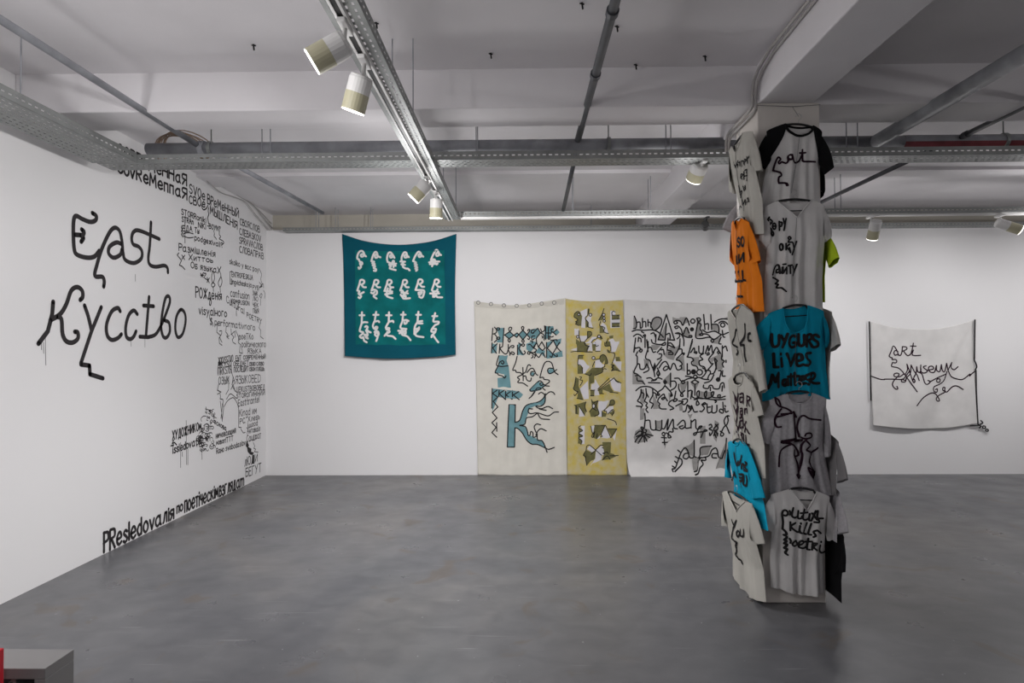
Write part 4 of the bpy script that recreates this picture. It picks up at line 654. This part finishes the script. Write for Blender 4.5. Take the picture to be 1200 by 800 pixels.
# ================================================================== T-shirts hung on the column
PF = Plane(1, CY0, (1, 0, 0), (0, -1, 0)); PLF = Plane(0, CX0, (0, -1, 0), (-1, 0, 0))
PR = Plane(0, CX1, (0, 1, 0), (1, 0, 0)); PK = Plane(1, CY1, (-1, 0, 0), (0, 1, 0))
def lerp(a, b, t): return a+(b-a)*t
def interp(xs, ys, x):
    if x <= xs[0]: return ys[0]
    for i in range(len(xs)-1):
        if x <= xs[i+1]: return lerp(ys[i], ys[i+1], (x-xs[i])/max(1e-9, xs[i+1]-xs[i]))
    return ys[-1]
def shirt(name, label, pl, P, m, neck='round', sleeve_m=None, collar_m=None, seed=1, raglan=False, px=True, hanger=None, ddepth=.036, pocket=None, dip=.0, hfold=.026, base0=.080):
    """P: photo points nL nR nB sL sR aL aR cLo cLi cRo cRi hL hR (neck, shoulder, armpit, cuff, hem)"""
    rg = random.Random(seed)
    # reference plane a little in front of the column face
    q = {k: (Plane(pl.ax, pl.val+pl.n[pl.ax]*.06, pl.r, pl.n).px(*v) if px else Vector(v)) for k, v in P.items()}
    nL, nR, nB, sL, sR, aL, aR, hL, hR = (q[k] for k in ('nL', 'nR', 'nB', 'sL', 'sR', 'aL', 'aR', 'hL', 'hR'))
    Lx = lambda v: interp([hL.y, aL.y, sL.y], [hL.x, aL.x, sL.x], v)
    Rx = lambda v: interp([hR.y, aR.y, sR.y], [hR.x, aR.x, sR.x], v)
    cw = lambda p: (p.x-Lx(p.y))/(Rx(p.y)-Lx(p.y))
    wl = (nL.x-sL.x)/(sR.x-sL.x); wr = (nR.x-sL.x)/(sR.x-sL.x); wb = min(wr-.02, max(wl+.02, (nB.x-sL.x)/(sR.x-sL.x)))
    def shoulder(w):
        if w <= wl: t = w/wl; return lerp(sL.y, nL.y, t**.8)
        if w >= wr: t = (1-w)/(1-wr); return lerp(sR.y, nR.y, t**.8)
        return None
    def ftop(w):
        s = shoulder(w)
        if s is not None: return s
        t = (w-wl)/(wb-wl) if w < wb else (wr-w)/(wr-wb); yn = nL.y if w < wb else nR.y
        t = max(0, min(1, t))
        k = t if neck == 'v' else math.sqrt(max(0, 1-(1-t)**2)) if neck == 'round' else min(1, math.sqrt(max(0, 1-(1-t)**2.6)))
        return lerp(yn, nB.y, k)
    def btop(w):
        s = shoulder(w)
        if s is not None: return s
        t = (w-wl)/(wr-wl); return lerp(nL.y, nR.y, t)-.012*math.sin(math.pi*t)
    def hem(w): return lerp(hL.y, hR.y, w)+dip*math.sin(math.pi*w)+.006*math.sin(7*w+seed)
    ph = [rg.uniform(0, 6.28) for _ in range(4)]
    def base(t): s = t*t*(3-2*t); return lerp(base0, .016, min(1, s*1.3))
    def tt(w, v): top = sL.y+(sR.y-sL.y)*w; return max(0, min(1.05, (max(nL.y, nR.y)-v)/(max(nL.y, nR.y)-hem(w))))
    def dfront(w, v):
        t = tt(w, v); e = max(0, 1-(2*w-1)**2)
        b = ddepth*e**.55*(.5+.5*min(1, t*2.4))
        f = hfold*min(1, t*1.3)*e**.5*(.55*math.sin(2*math.pi*2.3*w+ph[0]+1.2*t)+.45*math.sin(2*math.pi*4.1*w+ph[1]-.8*t)+.25*math.sin(2*math.pi*7*w+ph[2]))
        f += .004*math.sin(11*v+9*w+ph[3])*e
        return base(t)+.006+b+max(f, -b*.8)
    def dback(w, v): t = tt(w, v); return base(t)+.006-.004*max(0, 1-(2*w-1)**2)
    def surf(u, v, d):
        w = (u-Lx(v))/max(1e-6, Rx(v)-Lx(v)); w = max(0, min(1, w)); return pl.world(u, v, dfront(w, v)+d)
    c = pl.world((sL.x+sR.x)/2, max(nL.y, nR.y), base0)
    t_ = thing(name, c, label, 't-shirt', 't-shirts hung on the column')
    ws = sorted(set([round(i/44, 5) for i in range(45)]+[wl, wr, wb])); nv = 44
    def sheet(top, dd):
        rows = []
        for j in range(nv+1):
            s = j/nv; row = []
            for w_ in ws:
                v = lerp(top(w_), hem(w_), s); row.append(pl.world(lerp(Lx(v), Rx(v), w_), v, dd(w_, v)))
            rows.append(row)
        return rows
    mb = MB(); mb.grid(sheet(ftop, dfront)); mb.grid(sheet(btop, dback)); o = mb.build('body', m, t_, smooth=True)
    # collar band
    cm = collar_m or m; mb = MB(); n = 26
    fr = []; bk = []
    for k in range(n+1):
        w_ = lerp(wl, wr, k/n); v = ftop(w_); fr.append(pl.world(lerp(Lx(v), Rx(v), w_), v-.004, dfront(w_, v)+.002))
        v = btop(w_); bk.append(pl.world(lerp(Lx(v), Rx(v), w_), v-.002, dback(w_, v)+.002))
    wide = .008 if collar_m else .0035
    mb.tube(fr, wide, 6); mb.tube(bk, wide*.8, 6); mb.build('collar', cm, t_, smooth=True)
    # sleeves
    for side, s, a, co, ci in (('L', sL, aL, q.get('cLo'), q.get('cLi')), ('R', sR, aR, q.get('cRo'), q.get('cRi'))):
        if co is None: continue
        mb = MB(); rows = []; sg = -1 if side == 'L' else 1
        s0 = s+Vector((-sg*.016, .003)); a0 = Vector((a.x-sg*.012, a.y))
        for j in range(15):
            k = j/14; p = s0.lerp(co, k); r = a0.lerp(ci, k); bow = math.sin(math.pi*k)*.022
            p = p+Vector((sg*bow*.8, bow*.15)); mid = (p+r)/2; hf = (p-r)/2; row = []
            w0 = 0 if sg < 0 else 1
            dmid = lerp(dback(w0, s.y)-.002, base(.52)+.006, k); th = lerp(.011, .019, k)
            for i in range(25):
                an = 2*math.pi*i/24; rip = 1+.16*k*math.sin(5*an+ph[0])+.08*math.sin(8*an+6*k+ph[1])
                uv = mid+hf*math.cos(an); row.append(pl.world(uv.x, uv.y, dmid+th*rip*math.sin(an)))
            rows.append(row)
        mb.grid(rows)
        if raglan:   # dark shoulder piece running up to the neck
            g = []
            nk = nL if side == 'L' else nR; wn = wl if side == 'L' else wr; we = 0 if side == 'L' else 1
            for i in range(13):
                k = i/12; row = []
                for j in range(9):
                    kk = j/8; w_ = lerp(wn, we, kk); top = ftop(w_); ee = kk
                    low = lerp(nk.y-.035, aL.y if side == 'L' else aR.y, kk**.75)
                    v = lerp(top+.001, min(low, top), k); row.append(pl.world(lerp(Lx(v), Rx(v), w_), v, dfront(w_, v)+.0025))
                g.append(row)
            mb.grid(g)
            g = []
            for i in range(3):
                row = []
                for j in range(9):
                    kk = j/8; w_ = lerp(wn, we, kk); v = btop(w_)+.002; row.append(pl.world(lerp(Lx(v), Rx(v), w_), v, lerp(dback(w_, v)-.001, dfront(w_, v)+.0025, i/2)))
                g.append(row)
            mb.grid(g)
        o = mb.build('sleeve', sleeve_m or m, t_, smooth=True)
        if sleeve_m: o['label'] = 'dark raglan sleeve'
    if pocket:
        mb = MB(); p0, p1, p2, p3 = [Plane(pl.ax, pl.val+pl.n[pl.ax]*.06, pl.r, pl.n).px(*p) for p in pocket]; g = []
        for i in range(9):
            g.append([surf(*(p0.lerp(p1, j/8).lerp(p3.lerp(p2, j/8), i/8)), .0035) for j in range(9)])
        mb.grid(g); mb.build('pocket', m, t_, smooth=True)
    if hanger:
        # black shoulder bar with a wire hook, seen in the neck opening
        hc = pl.world((nL.x+nR.x)/2, (nL.y+nR.y)/2+.012, base0+.016)
        h = thing('clothes_hanger', hc, hanger, 'hanger', 'clothes hangers on the column')
        mb = MB(); pts = []
        for k in range(19):
            w_ = lerp(.17, .83, k/18); v = btop(w_)-.016 if shoulder(w_) is not None else lerp(nL.y, nR.y, (w_-wl)/(wr-wl))-.002+.012*math.sin(math.pi*(w_-wl)/(wr-wl))
            pts.append(pl.world(lerp(Lx(v), Rx(v), w_), v, base0+.003))
        mb.tube(pts, .0075, 8); mb.build('shoulder_bar', 'hblack', h, smooth=True)
        mb = MB(); cxu = (nL.x+nR.x)/2; vb = lerp(nL.y, nR.y, .5)-.062; hw = (sR.x-sL.x)*.26
        bar = [pl.world(cxu-hw, vb+.018, base0+.001), pl.world(cxu-hw*.9, vb, base0+.001), pl.world(cxu+hw*.9, vb+(nR.y-nL.y)*.5, base0+.001), pl.world(cxu+hw, vb+.018, base0+.001)]
        mb.tube(bar, .0035, 8); mb.build('trouser_bar', 'hblack', h)
        mb = MB(); v0 = lerp(nL.y, nR.y, .5)+.004
        mb.tube([pl.world(cxu, v0, base0+.004), pl.world(cxu, v0+.030, base0+.010)]+[pl.world(cxu+.019*math.sin(a), v0+.049-.019*math.cos(a), base0+.011) for a in [math.pi*1.5*k/10 for k in range(11)]], .0019, 6); mb.build('hook', 'steel', h, smooth=True)
    return t_, surf, q
class OnCloth:
    '''takes a photo point to the place where its sight line meets the cloth front'''
    def __init__(s, pl, surf): s.pl = pl; s.surf = surf
    def px(s, x, y):
        d = .08
        for _ in range(6):
            uv = Plane(s.pl.ax, s.pl.val+s.pl.n[s.pl.ax]*d, s.pl.r, s.pl.n).px(x, y)
            d = (s.surf(uv.x, uv.y, 0)[s.pl.ax]-s.pl.val)*s.pl.n[s.pl.ax]
        return uv
def ink(t, surf, strokes, wd, m='black', pl=PF, name='painted_lettering', fills=()):
    return draw(t, name, m, strokes, wd, surf, .0034, pl=OnCloth(pl, surf), fills=fills, step=.012)
S1, S2, S3_, S4, S5 = (840, 120, 5), (840, 240, 5), (840, 350, 6.156), (840, 450, 5.714), (830, 560, 5)
# ---- front face, top to bottom
FR = [
 dict(l='white raglan t-shirt with black sleeves and the word art, topmost on the column front', m='cwhite', sm='cblack', cm='cblack', neck='round', raglan=True, h='black hanger in the raglan t-shirt at the column top',
  P=dict(nL=(917, 148), nR=(949.5, 150), nB=(932.5, 161.5), sL=(896, 156), sR=(961, 157), aL=(899.5, 189), aR=(960, 194), cLo=(887, 189), cLi=(899.5, 197.5), cRo=(979, 195), cRi=(967.5, 204), hL=(890.5, 259), hR=(967.5, 258))),
 dict(l='white pocket t-shirt lettered in Cyrillic, second from top on the column front', m='cwhite', neck='v', h='black hanger in the white pocket t-shirt on the column front',
  P=dict(nL=(908, 237), nR=(947, 236), nB=(929, 256), sL=(894.5, 244), sR=(964, 242.5), aL=(899, 285), aR=(966, 278), cLo=(890.5, 281), cLi=(899.5, 292), cRo=(976.5, 276), cRi=(968, 283.5), hL=(898, 371), hR=(968, 370)), pocket=((942, 273), (959, 273), (959, 290), (942, 290))),
 dict(l='turquoise t-shirt lettered UYGURS Lives Matter on the column front', m='cteal', neck='scoop', h='black hanger in the turquoise t-shirt on the column front', dip=.03,
  P=dict(nL=(914.5, 361.5), nR=(942.5, 358), nB=(929.5, 389), sL=(898, 368), sR=(963, 365), aL=(896, 403), aR=(967, 402), cLo=(882, 395), cLi=(894, 411), cRo=(973, 398), cRi=(969, 408), hL=(896, 470), hR=(977, 468))),
 dict(l='grey marl t-shirt with a curling black drawing on the column front', m='cgrey', neck='round', h='black hanger in the grey marl t-shirt on the column front',
  P=dict(nL=(919.5, 460.5), nR=(948, 459.5), nB=(933, 471), sL=(899.5, 469), sR=(966, 467), aL=(902.5, 500), aR=(966, 520), cLo=(890.5, 517), cLi=(902.5, 521), cRo=(975, 534), cRi=(968, 536), hL=(905, 580), hR=(981, 581))),
 dict(l='white t-shirt lettered politiks kills poetri, lowest on the column front', m='cwhite', neck='v', h='black hanger in the lowest white t-shirt on the column front', dip=-.008,
  P=dict(nL=(923.5, 571.5), nR=(953, 573.5), nB=(942, 595), sL=(901, 578.5), sR=(970, 581), aL=(904.5, 614), aR=(968, 625), cLo=(892, 615), cLi=(907, 625), cRo=(983.5, 629), cRi=(971, 634.5), hL=(906, 691), hR=(970, 698.5))),
]
F1c, F2c, F3c, F4c, F5c = (885, 140, 8), (890, 235, 6.154), (880, 355, 6.667), (890, 455, 5.926), (890, 565, 5.714)
INK_F = [
 (parse("300,620 285,600 250,595 220,598;220,598 215,570 220,540;220,540 245,525 235,500 205,490;205,490 165,480;165,480 175,440 195,385 215,355 235,375 215,400 225,415 245,400 265,405 290,410 310,385;310,385 305,350 330,330 350,345 340,375 315,370;345,330 365,400 385,405 410,390;410,390 435,330 440,285;440,320 440,380 455,395 500,395 560,398;415,315 470,312", F1c), .0115, 'purple', []),
 (parse("70,120 60,140 80,165 90,150 75,135;80,165 60,190 62,220;62,190 85,210 85,240 95,255 100,235 85,215;92,185 118,185;!140,150 142,215;140,155 160,160 155,185 142,185;170,130 178,165;!190,130 175,215;!190,310 190,355;!215,315 190,335 220,360;215,260 205,270 215,280 225,272 215,260;!215,280 205,300 235,300;215,340 222,375;240,305 248,340;!265,295 235,390;95,535 110,480 135,465 145,525;140,495 122,500 120,520 140,515;!165,480 165,525 195,480 195,528;170,460 190,458;205,470 235,465;!220,470 222,525;240,475 248,505;!268,460 240,540;95,555 115,565 130,580 112,600;112,600 130,605 120,628 160,632 192,655", F2c)+[circ(105, 185, 12, F2c, 22), circ(155, 335, 12, F2c, 24)], .0108, 'black', []),
 (parse("160,245 162,310 175,340 205,335 218,310 218,250;!235,255 260,300;!285,240 262,300 245,345;345,260 325,255 305,275 300,320 315,345 345,335 350,310 328,310;370,245 370,310 385,335 410,325 418,300 415,250;!435,340 440,250;440,250 465,245 470,275 445,295;!450,295 475,335;530,265 505,248 480,260 490,285 520,305 520,335 490,345 470,335;!175,395 180,500 215,500;!235,430 240,495;!232,395 233,402;!280,395 310,490 345,400;355,455 395,440 390,405 365,400 352,440 365,490 405,480;465,390 435,395 440,430 462,460 450,485 425,485;!130,665 150,630 165,560 190,615 215,545;!215,545 215,655;280,600 255,600 245,630 265,645 285,610;!285,595 290,640;!310,555 312,640;!340,545 345,640;!290,575 375,570;375,610 415,590 405,570 380,590 380,630 420,625;435,565 480,545 500,560 485,590 445,600;!470,560 450,635;455,605 490,625 530,625", F3c), .0180, 'black', []),
 (parse("388,90 400,130 425,150 415,110 390,90;425,150 470,165 495,190 420,215;420,215 395,215 430,165;395,215 385,250 400,285 430,285;!430,200 500,195;515,185 530,220 510,185;515,185 520,260 528,365;528,365 440,380 430,388;550,350 535,290 550,230 580,210 620,230 695,240;550,350 590,365 630,355 630,330 600,330 590,345;430,390 500,400 530,430 545,470 520,480 520,440;500,400 440,430 420,470 415,550;520,480 540,540 545,590;600,370 570,400 560,440 570,480 545,590;600,380 625,410 600,440 630,460 620,520 650,590 640,620 610,560 640,575;!630,460 675,425", S4), .0118, 'purple', polys("150,358 300,350 300,366 160,385;252,600 270,582 287,605 270,632;345,565 388,572 375,632 350,600", F4c)),
 (parse("152,310 155,260 150,215 155,192 170,185 186,195 188,212 175,222 158,218;152,310 170,325 180,345 160,350;160,350 182,365 165,385 180,390 165,410 185,415 165,440 185,445 172,470 188,485;200,190 206,202 203,215;225,170 215,220 235,235 255,225;258,190 255,235 275,240 285,225;300,180 290,240 310,250 325,240;275,205 320,200;335,210 330,250 345,255;!375,190 345,255;350,205 385,250;365,205 390,190 385,230 400,265 365,265;395,240 425,240;!205,265 205,320;240,270 210,295 250,330 270,325;270,290 265,330 285,340;315,270 295,335 310,345;345,275 325,340 345,350;385,320 360,330 375,355 360,365;385,320 410,340;!275,272 276,277;200,375 208,390 205,405;240,390 220,410 230,425 250,415 245,395 240,390;265,420 295,405 285,390 265,400 262,430 290,440 310,430;325,375 315,440 335,450;!295,400 350,395;!355,405 350,450;355,405 385,410 360,430 385,455;405,420 400,455 415,470 435,462;!410,395 412,399", F5c), .0128, 'black', []),
]
fronts = []
for k, (s, (st, wd, im, fi)) in enumerate(zip(FR, INK_F)):
    t, sf, q = shirt('t_shirt', s['l'], PF, s['P'], s['m'], s['neck'], s.get('sm'), s.get('cm'), seed=k+3, raglan=s.get('raglan', False), hanger=s['h'], pocket=s.get('pocket'), dip=s.get('dip', 0))
    ink(t, sf, st, wd, im, fills=fi); fronts.append((sf, q))
# ---- left face, top to bottom
A1, A2, A3, A4, A6 = (840, 130, 6.154), (840, 240, 6.154), (840, 340, 6.154), (840, 430, 6.154), (840, 560, 5.333)
LF = [
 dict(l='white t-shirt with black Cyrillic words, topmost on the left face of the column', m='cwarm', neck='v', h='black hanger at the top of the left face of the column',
  P=dict(nL=(864.5, 171), nR=(878, 155), nB=(870, 178), sL=(859, 178), sR=(887.5, 154), aL=(859.5, 214), aR=(884.5, 192), cLo=(853.5, 222), cLi=(858, 227), cRo=(889.5, 199), cRi=(880.6, 203), hL=(861.5, 272), hR=(888, 275))),
 dict(l='orange t-shirt with black lettering on the left face of the column', m='corange', neck='v', h='grey hanger in the orange t-shirt on the left face of the column',
  P=dict(nL=(866, 258), nR=(876.5, 255.5), nB=(870.3, 268.5), sL=(862, 263), sR=(882.5, 261), aL=(859.5, 303), aR=(884, 302), cLo=(854, 302), cLi=(858.5, 311), cRo=(888, 305), cRi=(873, 314.5), hL=(856.5, 367), hR=(888.5, 366))),
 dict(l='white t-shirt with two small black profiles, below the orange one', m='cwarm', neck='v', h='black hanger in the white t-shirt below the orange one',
  P=dict(nL=(862, 362.7), nR=(876, 357), nB=(869.5, 374), sL=(857, 367), sR=(887, 367), aL=(855.5, 402), aR=(888, 402), cRo=(894, 456), cRi=(888, 461), hL=(852, 447), hR=(891.5, 456))),
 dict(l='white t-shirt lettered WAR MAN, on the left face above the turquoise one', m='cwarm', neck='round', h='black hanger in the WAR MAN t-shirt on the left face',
  P=dict(nL=(866, 440), nR=(878.5, 437.5), nB=(872, 451), sL=(857.5, 447), sR=(887.5, 449.5), aL=(855.5, 486), aR=(887, 480), cRo=(891.5, 486), cRi=(878, 492.5), hL=(851.5, 520), hR=(890, 560))),
 dict(l='turquoise t-shirt with short black lettering on the left face of the column', m='cteal', neck='round', h='black hanger in the turquoise t-shirt on the left face',
  P=dict(nL=(864, 516), nR=(874, 516), nB=(869, 521), sL=(857, 520), sR=(882.5, 525), aL=(855.5, 550), aR=(884, 562), cLo=(847.8, 558.5), cLi=(853.5, 560), cRo=(892.8, 583), cRi=(879, 584), hL=(852.5, 592), hR=(893, 621))),
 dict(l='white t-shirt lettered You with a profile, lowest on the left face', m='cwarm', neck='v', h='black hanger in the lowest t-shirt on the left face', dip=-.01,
  P=dict(nL=(858, 575), nR=(880, 587), nB=(870, 599), sL=(850.5, 578), sR=(886.5, 590.5), aL=(853, 612), aR=(885, 632), cLo=(843.5, 616), cLi=(853, 616.5), cRo=(893, 636.5), cRi=(880.5, 639), hL=(853, 683), hR=(890.5, 705))),
]
L1c, L4c, L5c = (845, 150, 6.667), (845, 435, 8), (845, 510, 8)
INK_L = [
 (parse("!100,265 118,300;!135,255 112,310;125,290 135,285 132,305;!140,270 150,265 150,295;!160,255 165,300;160,260 178,258 180,280;!185,240 188,290;188,245 200,250 190,265;!205,225 210,275;!215,235 225,205 228,240;155,390 160,360 175,365 160,385 170,400;!180,340 185,400;190,330 205,325 200,350;!205,350 205,410;!190,375 208,370;!140,450 155,520;155,500 165,490 165,510 155,545;!175,455 185,490 195,455;!195,450 205,480;140,650 150,610 160,620;!170,560 178,600;!178,600 190,560 195,600;!205,580 212,545 222,575", L1c), .0095, 'black'),
 (T('SO', (150, 302), (198, 297), 66, 66, A2) + T('iИ', (148, 422), (196, 408), 56, 60, A2) + T('Ш', (135, 555), (190, 550), 72, 72, A2) + parse("190,540 212,545", A2) + T('i', (170, 662), (172, 662), 84, 84, A2) + parse("!150,660 190,660", A2), .016, 'black'),
 (parse("155,310 150,288 140,290 130,340 115,385 150,410;150,430 155,450 145,465;205,245 205,330 170,390 200,395;200,410 205,470 215,510;245,310 230,320 230,360 250,365", A3), .017, 'black'),
 (parse("115,190 130,230 135,300;!135,230 150,280 165,210;!165,210 155,330;180,215 210,210 210,300;205,240 180,250 185,290 208,280;!245,230 245,325;245,230 275,245 268,270 248,275;!255,280 270,325;!120,320 150,420 165,330;!150,420 130,590;!165,330 155,560;185,350 205,350 205,410;205,370 185,375 188,410 205,400;!225,350 225,400;225,360 245,350 248,390;180,440 205,430 210,530;205,460 180,475 182,530 208,520;!225,460 225,570;240,470 225,510 275,585;!125,440 160,520 150,570;!165,590 175,640;!190,570 205,640;205,580 190,600;!215,590 215,650;235,600 240,670 270,690", L4c), .0120, 'purple'),
 (parse("125,165 130,210 150,280 165,240;!165,240 170,280 195,190;!195,265 195,310;195,285 215,270 218,330;230,250 245,265 225,290 250,330 230,330;!105,420 125,345 140,390;175,365 215,370 205,400 180,395;180,430 210,420;215,380 210,450;240,380 245,420 240,470 215,455", L5c), .0165, 'black'),
 (parse("95,260 110,300;125,265 110,300 95,370 110,390 130,410 115,425;115,425 130,440 120,470 125,490 155,510 165,535;125,342 138,330 145,350 132,366 125,342;150,322 150,358 168,362 170,322", A6), .0155, 'black'),
]
lefts = []
for k, (s, (st, wd, im)) in enumerate(zip(LF, INK_L)):
    t, sf, q = shirt('t_shirt', s['l'], PLF, s['P'], s['m'], s['neck'], seed=k+13, hanger=s['h'], dip=s.get('dip', 0), ddepth=.030, hfold=.012)
    if k == 0:      # four separate words
        ys = [sum(p.y for p in x)/len(x) for x in st]
        for lo, hi in ((0, 196), (196, 213), (213, 227), (227, 999)): ink(t, sf, [x for x, y in zip(st, ys) if lo <= y < hi], wd, im, pl=PLF)
    else: ink(t, sf, st, wd, im, pl=PLF)
    lefts.append((sf, q))
# ---- right and back faces: only cuffs and hems show past the column
def side_shirt(label, pl, cu, top, m, seed, h=.66, hw=.23, cw_=.34, **k):
    P = dict(nL=(cu-.09, top), nR=(cu+.09, top), nB=(cu, top-.07), sL=(cu-hw+.01, top-.035), sR=(cu+hw-.01, top-.035), aL=(cu-hw, top-.23), aR=(cu+hw, top-.23), cLo=(cu-cw_, top-.235), cLi=(cu-cw_+.11, top-.285), cRo=(cu+cw_, top-.235), cRi=(cu+cw_-.11, top-.285), hL=(cu-hw, top-h), hR=(cu+hw, top-h))
    return shirt('t_shirt', label, pl, P, m, 'round', seed=seed, px=False, **k)
cy = (CY0+CY1)/2; cx = -(CX0+CX1)/2
SD = dict(base0=.042, ddepth=.022, hfold=.009)
side_shirt('black t-shirt peeking past the right side of the raglan t-shirt', PR, cy+.07, 2.86, 'cblack', 31, h=.45, hw=.20, cw_=.25, **SD)
side_shirt('lime green t-shirt whose sleeve shows right of the pocket t-shirt', PR, cy+.05, 2.40, 'clime', 32, h=.50, cw_=.39, **SD)
side_shirt('pale grey t-shirt whose sleeve shows right of the turquoise t-shirt', PR, cy+.0, 1.87, 'cpale', 33, h=.58, **SD)
side_shirt('dark grey t-shirt whose sleeve shows right of the grey marl t-shirt', PR, cy-.06, 1.06, 'cdark', 35, h=.36, **SD)
side_shirt('grey t-shirt whose sleeve shows right of the lowest white t-shirt', PR, cy-.06, .745, 'cgrey', 36, h=.33, **SD)
side_shirt('black t-shirt hanging lowest at the right side of the column', PR, cy-.12, .49, 'cblack', 37, h=.43, hw=.215, cw_=.235, **SD)
side_shirt('grey t-shirt peeking out left of the column behind the orange one', PK, cx-.05, 2.70, 'cgrey', 41, h=.66, **SD)
# ---- lines the hangers hang on
def hang_line(label, pl, tops, col):
    mb = MB(); u0 = (col[0][1]['nL'].x+col[0][1]['nR'].x)/2
    z = tops; W = .2
    a0 = CX0-.003 if pl is PF else -CY1-.003; a1 = CX1+.003 if pl is PF else -CY0+.003
    mb.tube([pl.world(a0, z+.012, .004), pl.world(u0, z, .010), pl.world(a1, z+.012, .004)], .0018, 6)
    first = col[0][1]; mb.tube([pl.world(u0, z, .010), pl.world(u0, max(first['nL'].y, first['nR'].y)+.05, .09)], .0013, 5)
    for (sf, q), (sf2, q2) in zip(col, col[1:]):
        u, v = q['nB'].x, q['nB'].y-.006; u2 = (q2['nL'].x+q2['nR'].x)/2; v2 = (q2['nL'].y+q2['nR'].y)/2+.055
        mb.tube([sf(lerp(u, u2, k/12), lerp(v, v2, k/12), .004) for k in range(13)], .0012, 5)
    tag(mb.build('hanging_line', 'string'), label, 'line', 'nylon lines holding the hangers')
hang_line('thin dark line tied across the column front and running down over its t-shirts', PF, 3.155, fronts)
hang_line('thin dark line running down over the t-shirts of the left column face', PLF, 3.13, lefts)
